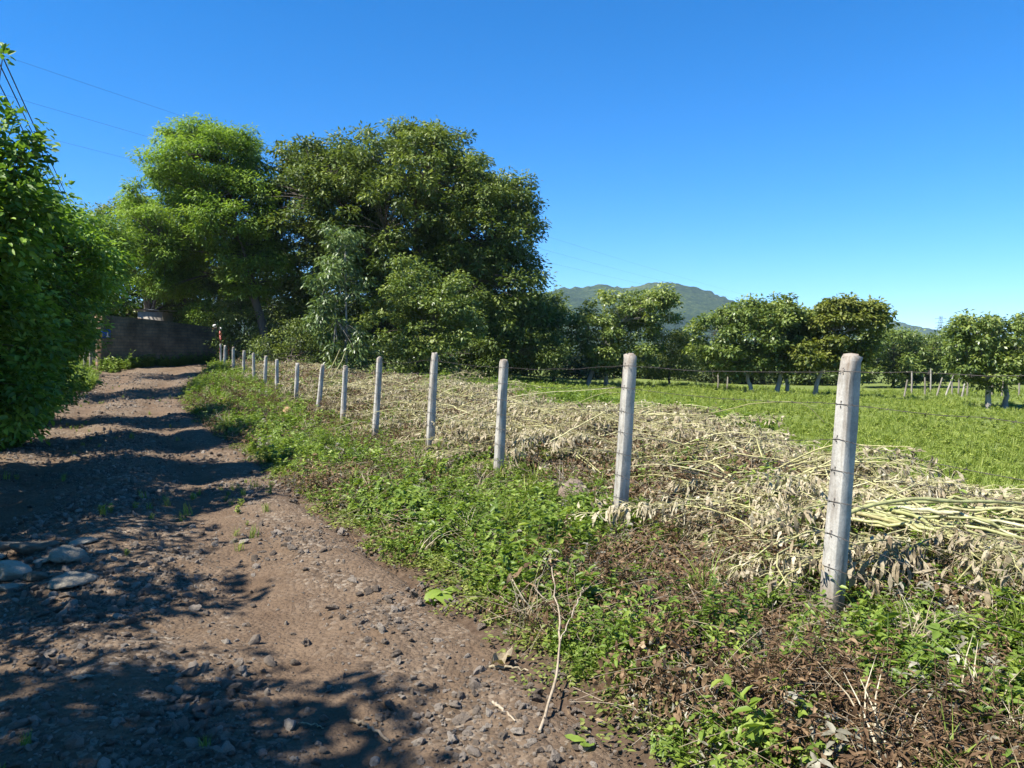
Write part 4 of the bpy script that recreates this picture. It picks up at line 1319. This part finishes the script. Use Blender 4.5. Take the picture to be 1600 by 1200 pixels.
# -- verge between track and fence, and around the posts
rng = np.random.default_rng(302)
vlo = lambda y: road_r(y) - .12
vhi = lambda y: fence_x(y) + 1.6
x, y = sample(11000, 1.3, 40, vlo, vhi, 1.25, rng)
u = (x - fence_x(y)) * .9
g = fbm(x * .55, y * .55, 81, 3) + .35 * fbm(x * 2.1, y * 2.1, 83, 2) + patch(x, y)
edgek = sstep(0, .45, x - road_r(y) + .3 * fbm(x * 1.5, y * 1.5, 84, 2))
green = np.clip(.70 + 1.25 * g, .12, 1) * edgek
k = rng.random(len(x)) < green
far = 1 + .035 * y
xi, yi = x[k], y[k]
scatter('weeds', weeds, place(xi, yi), rots(len(xi), .2, rng), rng.uniform(.55, 1.1, len(xi)) * (1 + .03 * yi), rng.choice(5, len(xi), p=[.3, .2, .3, .08, .12]), 'fresh green weeds growing on the verge between track and fence')
x2, y2 = sample(9000, 1.3, 36, vlo, vhi, 1.3, rng)
g2 = fbm(x2 * .55, y2 * .55, 81, 3) + patch(x2, y2)
k = rng.random(len(x2)) < np.clip(.55 + .9 * g2, .1, 1) * sstep(-.1, .4, x2 - road_r(y2))
x2, y2 = x2[k], y2[k]
scatter('creeping_plants', creep, place(x2, y2, .005), rots(len(x2), .15, rng), rng.uniform(.6, 1.2, len(x2)) * (1 + .03 * y2), rng.integers(0, 3, len(x2)), 'low small-leaved creeping plants covering the verge')
xt, yt = sample(2600, 1.4, 38, lambda y: road_r(y) + .2, lambda y: fence_x(y) + 1.5, 1.15, rng)
gt = fbm(xt * .5, yt * .5, 81, 3) + patch(xt, yt)
sp_ = fbm(xt * .7, yt * .7, 86, 2)
kt = rng.random(len(xt)) < np.clip(.35 + .9 * np.abs(sp_), 0, 1) * sstep(.1, .7, xt - road_r(yt))
xt, yt, gt, sp_ = xt[kt], yt[kt], gt[kt], sp_[kt]
pk = np.where(gt + rng.normal(size=len(xt)) * .12 > -.12, np.where(sp_ > .15, 2, np.where(sp_ > -.15, 1, 0)), np.where(sp_ > .0, 3, 4))
pk = np.where(rng.random(len(xt)) < .22, rng.integers(5, 8, len(xt)), pk)
scatter('standing_weeds', tall, place(xt, yt), rots(len(xt), .2, rng), rng.uniform(.65, 1.35, len(xt)) * (1 + .01 * yt), pk, 'taller weed clumps, some green and some dried brown, on the verge')
x3, y3 = sample(15000, 1.3, 38, vlo, lambda y: fence_x(y) + 3.6, 1.25, rng)
g3 = fbm(x3 * .55, y3 * .55, 81, 3) + patch(x3, y3)
u3 = (x3 - fence_x(y3)) * .9
k = rng.random(len(x3)) < np.clip(.36 - 1.4 * g3 + .3 * sstep(.3, 1.2, u3), .06, 1) * sstep(-.05, .35, x3 - road_r(y3))
x3, y3, u3 = x3[k], y3[k], u3[k]
pk = np.where(rng.random(len(x3)) < .55 * sstep(.2, 1.2, u3), 3, rng.choice([0, 1, 2, 4], len(x3), p=[.36, .2, .14, .3]))
scatter('dead_leaf_litter', dead, place(x3, y3, .02), rots(len(x3), .3, rng), rng.uniform(.6, 1.25, len(x3)) * (1 + .02 * y3), pk, 'curled brown and grey dead leaves among the verge weeds')
x4, y4 = sample(420, 1.4, 34, lambda y: road_r(y) + .25, lambda y: fence_x(y) + 4.2, 1.1, rng)
scatter('dry_straw', straws, place(x4, y4, .05), rots(len(x4), .2, rng), rng.uniform(.5, 1.1, len(x4)), rng.integers(0, 4, len(x4)), 'thin dry stems and straw tangled over the verge')

# -- heap of cut plants behind the fence
rng = np.random.default_rng(303)
x, y = sample(5200, 2.2, 40, lambda y: fence_x(y) + .55, lambda y: fence_x(y) + heap_w(y) * 1.15, .9, rng)
u = (x - fence_x(y)) * .9
dens = fbm(x * .4, y * .4, 91, 3)
k = rng.random(len(x)) < np.clip(.45 + 1.9 * dens, .04, 1) * sstep(5.3, 6.6, y + .15 * u) * (1 - .4 * sstep(15, 24, y)) * sstep(1.12, .8, (x - fence_x(y)) / heap_w(y) + .35 * fbm(x * .7, y * .7, 93, 2))
x, y, u = x[k], y[k], u[k]
L0 = rng.uniform(0, 1.05, len(x)) * heap_h(y) * sstep(.4, 1.6, u)
pos = place(x, y, .05) + np.stack([0 * x, 0 * x, L0], 1)
base_ang = np.where(rng.random(len(x)) < .6, rng.normal(.1, .8, len(x)), rng.normal(math.pi + .1, .8, len(x)))
ro = np.stack([rng.normal(size=len(x)) * .25, rng.normal(size=len(x)) * .08 - .02, base_ang], 1)
scatter('cut_plants', stalks, pos, ro, rng.uniform(.65, 1.05, len(x)), rng.choice(7, len(x), p=[.15, .14, .14, .12, .15, .16, .14]), 'heap of felled stalks with wilted straw-coloured leaves behind the fence')
x, y = sample(6500, 4.6, 38, lambda y: fence_x(y) + .5, lambda y: fence_x(y) + heap_w(y), .95, rng)
scatter('heap_litter', dead, place(x, y, .04), rots(len(x), .4, rng), rng.uniform(.8, 1.35, len(x)) * (1 + .03 * y), rng.choice(5, len(x), p=[.30, .22, .13, .20, .15]), 'brown dried leaves packed under the felled stalks')

x, y = sample(230, 6, 34, lambda y: fence_x(y) + .9, lambda y: fence_x(y) + heap_w(y) * .85, .9, rng)
ro = np.stack([rng.normal(size=len(x)) * .2, -rng.uniform(.02, .32, len(x)), rng.random(len(x)) * 6.28], 1)
scatter('leaning_stalks', stalks, place(x, y, .12), ro, rng.uniform(.5, .95, len(x)), rng.choice([0, 2, 3, 5, 6, 6], len(x)), 'dry stalks leaning up out of the felled heap')
# -- pasture
rng = np.random.default_rng(304)
x, y = sample(42000, 4, 47, lambda y: fence_x(y) + 3.2, lambda y: 6 + y * .95, .7, rng)
u = (x - fence_x(y)) * .9
k = rng.random(len(x)) < np.maximum(sstep(-.8, .3, x - fence_x(y) - heap_w(y) + .8 * fbm(x * .8, y * .8, 50, 3)), .25 * (fbm(x * .5, y * .5, 52, 3) > .12)) * np.clip(.7 + fbm(x * .3, y * .3, 99, 3), .25, 1)
x, y = x[k], y[k]
scatter('pasture_grass', tufts, place(x, y), rots(len(x), .15, rng), rng.uniform(.35, .75, len(x)) * (1 + .02 * y) * (1 + .8 * sstep(.1, .5, fbm(x * .25, y * .25, 97, 3)) * sstep(4, -2, x)), rng.choice(4, len(x), p=[.3, .15, .3, .25]), 'short bright green grass and herbs covering the pasture')
# taller weeds where the pasture meets the big tree
x, y = sample(2200, 17, 40, lambda y: fence_x(y) + 4.5, lambda y: fence_x(y) + 10, .6, rng)
k = rng.random(len(x)) < np.clip(.4 + 1.2 * fbm(x * .4, y * .4, 105, 3), 0, 1)
x, y = x[k], y[k]
scatter('tall_weeds', weeds, place(x, y), rots(len(x), .15, rng), rng.uniform(1.3, 2.6, len(x)), rng.integers(0, 5, len(x)), 'tall green weeds between the heap and the big dark tree')
# left bank growth and the strip at the wall's foot
x, y = sample(6500, 6, 40, lambda y: road_l(y) - 2.2, lambda y: road_l(y) + .35, .8, rng)
k = rng.random(len(x)) < sstep(.35, -.3, x - road_l(y) + .35 * fbm(x, y, 110, 2))
x, y = x[k], y[k]
scatter('bank_weeds', weeds, place(x, y), rots(len(x), .2, rng), rng.uniform(.9, 2.2, len(x)), rng.integers(0, 5, len(x)), 'leafy weeds along the left bank of the track')
tt_ = rng.random(260); wx = np.interp(tt_, (0, .5, 1), (wl[0], wm[0], wr[0])); wy = np.interp(tt_, (0, .5, 1), (wl[1], wm[1], wr[1]))
off_ = rng.uniform(.2, 1.6, 260) * (1.1 - tt_)
x, y = wx + off_ * .75, wy - off_ * .65
scatter('wall_foot_weeds', weeds, place(x, y), rots(260, .2, rng), rng.uniform(1.2, 3.2, 260), rng.integers(0, 5, 260), 'dark weeds growing at the foot of the block wall')
# green shoots coming up through the felled stalks
x, y = sample(1500, 5, 36, lambda y: fence_x(y) + .6, lambda y: fence_x(y) + heap_w(y), .7, rng)
k = rng.random(len(x)) < np.clip(-.05 + 1.6 * fbm(x * .5, y * .5, 118, 2) + .3 * sstep(13, 24, y), 0, 1)
x, y = x[k], y[k]
scatter('heap_weeds', weeds, place(x, y, .1), rots(len(x), .2, rng), rng.uniform(.9, 1.7, len(x)), rng.integers(0, 5, len(x)), 'green shoots coming up through the felled stalks')
# sparse tufts on the track itself
x, y = sample(420, 2.2, 30, lambda y: road_l(y) + .5, lambda y: road_r(y) - .1, 1.1, rng)
k = rng.random(len(x)) < np.clip(-.1 + 2.2 * fbm(x * .8, y * .8, 115, 2), .02, 1)
x, y = x[k], y[k]
scatter('track_tufts', tufts, place(x, y), rots(len(x), .2, rng), rng.uniform(.3, .6, len(x)), rng.integers(0, 3, len(x)), 'small grass tufts sprouting in the stony track')

# ------------------------------------------------------------------ single stones
rng = np.random.default_rng(310)
bould = [rock_mesh(240 + i, 3, .34, .8, 'boulder') for i in range(4)]
BL = [(106, 876, 64, 'large rounded grey boulder, tallest of the boulders bedded in the track'), (48, 866, 66, 'oval pale boulder behind the bluish one in the track'), (22, 893, 84, 'flat bluish-grey boulder bedded at the edge of the track'),
      (64, 884, 30, 'small round stone wedged between the boulders in the track'), (112, 912, 76, 'flat sunlit cream boulder in front of the tall grey one'), (10, 858, 46, 'brownish boulder at the back of the boulder cluster'),
      (60, 908, 44, 'half-buried boulder between the bluish and the cream one'), (-28, 872, 70, 'grey boulder beside the bluish one, at the edge of the cluster'), (128, 858, 46, 'low dark boulder behind the tall grey one'), (14, 918, 40, 'half-buried pale stone in front of the bluish boulder')]
for i, (p, r, wpx, lab) in enumerate(BL):
    a, b = ray(p, r + wpx * .1)
    d = CAM_Z / -b; X_, Y_ = a * d, d
    s = wpx / FPX * d * .5
    o = bpy.data.objects.new('boulder', bould[i % 4]); COL.objects.link(o)
    o.location = (X_, Y_, hz(X_, Y_) + s * .18); o.scale = (s * 1.05, s * .85, s * (.85 if i == 0 else .5)); o.rotation_euler = (rng.normal() * .1, rng.normal() * .1, rng.random() * .8 - .4)
    tag(o, lab, 'boulder', 'boulders bedded in the track')
for i, (p, r, d, s, mt, lab) in enumerate([(895, 770, 8.8, .25, 'clay_dark', 'brown boulder half hidden by wilted stalks behind the fence'), (447, 664, 19.6, .24, 'clay', 'orange-brown clay lump at the foot of the fence')]):
    q = at(p, r, d)
    o = bpy.data.objects.new('boulder', rock_mesh(260 + i, 3, .2, .9, mt)); COL.objects.link(o)
    o.location = (q[0], q[1], hz(q[0], q[1]) + s * .35); o.scale = (s * .85, s * .8, s * 1.2)
    tag(o, lab, 'boulder')
x, y = sample(150, 2.2, 13, lambda y: road_l(y) + .2, lambda y: road_r(y) + .15, 1.6, rng)
for i in range(len(x)):
    s = float(np.clip(.016 + .009 * rng.pareto(3), .016, .045)) * (1 + .03 * y[i])
    o = bpy.data.objects.new('loose_stone', stone_meshes[i % 7]); COL.objects.link(o)
    o.location = (x[i], y[i], hz(x[i], y[i]) + float(road_micro(x[i], y[i])) + s * .3); o.scale = (s, s, s); o.rotation_euler = tuple(rng.random(3) * 3)
    tag(o, 'fist-sized loose grey-brown stone lying on the dirt track', 'stone', 'loose stones on the track')

# ------------------------------------------------------------------ bare stalks, sticks and fallen leaves that stand out
rng = np.random.default_rng(320)


def polystalk(name, pts, r0, r1, mat, rnd, label, group, cat='stalk', sides=7, jit=.012):
    pts = np.array(pts, float)
    t = np.linspace(0, 1, len(pts)); tt = np.linspace(0, 1, 16)
    q = np.stack([np.interp(tt, t, pts[:, i]) for i in range(3)], 1)
    ker = np.array([.25, .5, .25])
    for _ in range(2):
        q[1:-1] = (q[:-2] * .25 + q[1:-1] * .5 + q[2:] * .25)
    q[1:-1] += rng.normal(size=(14, 3)) * jit
    o0 = q[0].copy()
    m_ = MB(); m_.tube(q - o0, np.linspace(r0, r1, 16) * (1 + .12 * rng.normal(size=16)), sides, rnd)
    o = m_.obj(name, M[mat], loc=tuple(o0), smooth=True)
    tag(o, label, cat, group)
    return o


for i in range(24):
    a = at(rng.normal(1345, 28), rng.normal(797, 10), rng.normal(6.3, .15))
    r1 = rng.uniform(788, 905)
    e = at(rng.uniform(1590, 1760), r1, 6.2 - (r1 - 785) / 120 * 1.25 + rng.normal() * .08)
    for q in (a, e):
        q[2] = np.clip(q[2], hz(q[0], q[1]) + .07, hz(q[0], q[1]) + .4)
    m_ = (a + e) / 2 + np.array((0, rng.normal() * .08, rng.uniform(.0, .09)))
    m_[2] = max(m_[2], hz(m_[0], m_[1]) + .1)
    polystalk('cut_stalk', [a, m_, e], rng.uniform(.011, .019), rng.uniform(.007, .012), 'stem_green' if rng.random() < .6 else 'stem', rng.random(),
              'bare pale green stalk lying in the bundle behind the fence post', 'bare stalks in the bundle')
a = at(1322, 803, 5.6); polystalk('cut_stalk', [a, at(1400, 780, 5.7), at(1480, 781, 5.8), at(1610, 786, 6.0), at(1700, 800, 6.1)], .016, .012, 'stem_green', .3, 'long arching green stalk above the bundle of bare stalks', 'bare stalks in the bundle', jit=.006)
for pts, d, lab in [([(1000, 648), (1100, 650), (1180, 628), (1260, 628), (1288, 660)], 10.5, 'thin arching stem standing up from the top of the heap'),
                    ([(1110, 772), (1140, 740), (1185, 735), (1225, 775)], 7.9, 'bowed pale stem looping over dark litter behind the fence'),
                    ([(860, 690), (900, 668), (950, 640), (962, 638)], 9.6, 'slanting straw stem rising to the second fence wire'),
                    ([(700, 655), (745, 640), (800, 618), (960, 606)], 12.5, 'long slanting brown stem across the weeds behind the fence'),
                    ([(510, 590), (525, 560), (532, 545)], 22, 'pale slanting stick leaning by the young tree'),
                    ([(518, 592), (535, 563), (540, 548)], 22, 'second pale slanting stick leaning by the young tree')]:
    polystalk('dry_stalk', [at(p, r, d) for p, r in pts], .008 if d < 15 else .016, .005 if d < 15 else .01, 'stem', rng.random(), lab, None, jit=.004)


def ground_pt(p, r, dz=0):
    a, b = ray(p, r); d = -CAM_Z / b
    for _ in range(12):
        d = (hz(a * d, d) + dz - CAM_Z) / b
    return np.array((a * d, d, hz(a * d, d) + dz))


for pts, rad, mat, rnd, lab in [
    ([(843, 1150, .02), (868, 1085, .07), (876, 1040, .16), (872, 1000, .2), (862, 950, .26)], .007, 'twig', .75, 'pale forked dry twig standing up at the edge of the track'),
    ([(876, 1045, .15), (900, 1010, .22), (912, 985, .26)], .004, 'twig', .8, 'side prong of the pale dry twig at the edge of the track'),
    ([(1210, 1142, .03), (1290, 1090, .12), (1370, 1068, .18), (1450, 1062, .16)], .006, 'straw', .8, 'pale arched stick over dead leaves below the first fence post'),
    ([(980, 1008, .1), (1050, 1045, .1), (1120, 1090, .08), (1225, 1160, .03)], .008, 'twig', .55, 'long brown stick lying through the dead leaves of the verge'),
    ([(1075, 960, .2), (1120, 1030, .12), (1160, 1110, .05)], .004, 'twig', .8, 'thin straw stem crossing the brown verge litter'),
    ([(1120, 990, .16), (1150, 1050, .1), (1210, 1125, .04)], .004, 'twig', .7, 'second thin straw stem crossing the brown verge litter'),
    ([(1483, 1140, .05), (1512, 1132, .06), (1540, 1120, .07)], .010, 'straw', 1.0, 'short whitish broken stick among green weeds'),
    ([(800, 955, .2), (830, 985, .12), (860, 1012, .04)], .004, 'straw', .7, 'thin straw leaning at the edge of the track'),
    ([(548, 1128, .01), (580, 1142, .02), (608, 1163, .015)], .010, 'twig', .6, 'brown splinter of stalk lying on the gravel'),
    ([(466, 1133, .01), (490, 1137, .015), (506, 1141, .01)], .004, 'straw', .8, 'thin straw lying on the gravel'),
    ([(765, 1045, .01), (795, 1047, .02), (826, 1051, .01)], .008, 'straw', .6, 'pale husk stem lying at the edge of the track'),
    ([(770, 1100, .01), (788, 1115, .015), (805, 1130, .01)], .008, 'twig', .6, 'short brown stick lying near the straw husk'),
]:
    polystalk('dry_stick', [ground_pt(p, r, 0) * np.array((1, 1, 1)) + np.array((0, 0, dz)) for p, r, dz in pts], rad, rad * .55, mat, rnd, lab, None, 'stick', 6, .004)


def big_leaf(name, p, r, L, Wd, mat, rnd, label, cup=.25, rz=0, dz=.03):
    m_ = MB(); n, k = 9, 5
    t = np.linspace(0, 1, n); w_ = np.sin(np.pi * t ** .8) ** .8 * Wd / 2 + .002
    V = []
    for i in range(n):
        for j in np.linspace(-1, 1, k):
            V.append((t[i] * L - L / 2, j * w_[i], cup * L * ((t[i] - .5) ** 2 + .5 * (j * w_[i] / Wd) ** 2) + rng.normal() * .004 * cup * 6))
    F = [(i * k + j, (i + 1) * k + j, (i + 1) * k + j + 1, i * k + j + 1) for i in range(n - 1) for j in range(k - 1)]
    m_.add(V, F, rnd)
    q = ground_pt(p, r, dz)
    o = m_.obj(name, M[mat], loc=tuple(q), smooth=True); o.rotation_euler = (rng.normal() * .12, rng.normal() * .12, rz)
    tag(o, label, 'leaf')
    return o


big_leaf('fallen_leaf', 130, 1057, .10, .05, 'greyleaf', .6, 'grey-green leaf lying on the shaded track', .05, .2, .015)
big_leaf('fallen_leaf', 900, 1154, .10, .045, 'fol_lime', .9, 'green oval leaf on the gravel by the verge', .1, -.3, .025)
big_leaf('fallen_leaf', 918, 1163, .07, .04, 'fol_lime', .7, 'small green leaf folded under the oval one on the gravel', .1, .5, .025)
big_leaf('fallen_leaf', 1410, 975, .26, .17, 'straw', .9, 'large cream dried leaf on weeds beyond the first post', .5, .3, .12)
big_leaf('fallen_leaf', 1520, 985, .24, .12, 'straw', .8, 'long crumpled cream leaf beside the large dried one', .6, -.5, .1)
big_leaf('fallen_leaf', 1100, 912, .16, .06, 'fol_mid', .8, 'dark green glossy leaf lying on brown litter', .2, .4, .12)
big_leaf('fallen_leaf', 1123, 918, .15, .07, 'fol_mid', .6, 'second green leaf crossing the glossy one on brown litter', .2, 1.0, .12)
big_leaf('fallen_leaf', 785, 1030, .17, .06, 'straw', .5, 'crumpled tan husk leaf at the edge of the track', .6, .9, .04)
# yellow-green broad plant at the road edge
q = ground_pt(690, 930)
pl = empty('broadleaf_plant', tuple(q)); tag(pl, 'wilting yellow-green broad-leaved plant at the edge of the track', 'plant')
for i in range(9):
    m_ = MB(); a = i / 9 * 6.28 + rng.normal() * .3; d = np.array((math.cos(a), math.sin(a), .35))
    curl_strip(m_, np.array((0, 0, .02)), d, rng.uniform(.16, .26), rng.uniform(.07, .11), rng.uniform(-.25, -.1), rng, 0, rng.uniform(.7, 1), 5, .2)
    m_.obj('leaf', M['fol_lime'], pl)

# ------------------------------------------------------------------ air between here and the mountains
HAZE = True
if HAZE:
    m = bpy.data.materials.new('haze'); m.use_nodes = True; t = m.node_tree
    t.nodes.remove(t.nodes['Principled BSDF'])
    pv = t.nodes.new('ShaderNodeVolumePrincipled')
    pv.inputs['Color'].default_value = (.55, .75, 1.0, 1)
    pv.inputs['Density'].default_value = .00012
    pv.inputs['Anisotropy'].default_value = .0
    t.links.new(pv.outputs[0], t.nodes['Material Output'].inputs['Volume'])
    m_ = MB(); zt, zb = 320, -12
    box(m_, (0, (GY.max() + GY.min()) / 2, (zt + zb) / 2), (GX.max() * 2 + 300, GY.max() - GY.min() + 300, zt - zb))
    hb = m_.obj('haze', m); tag(hb, 'thin bluish air over the whole landscape', None, None, 'stuff')
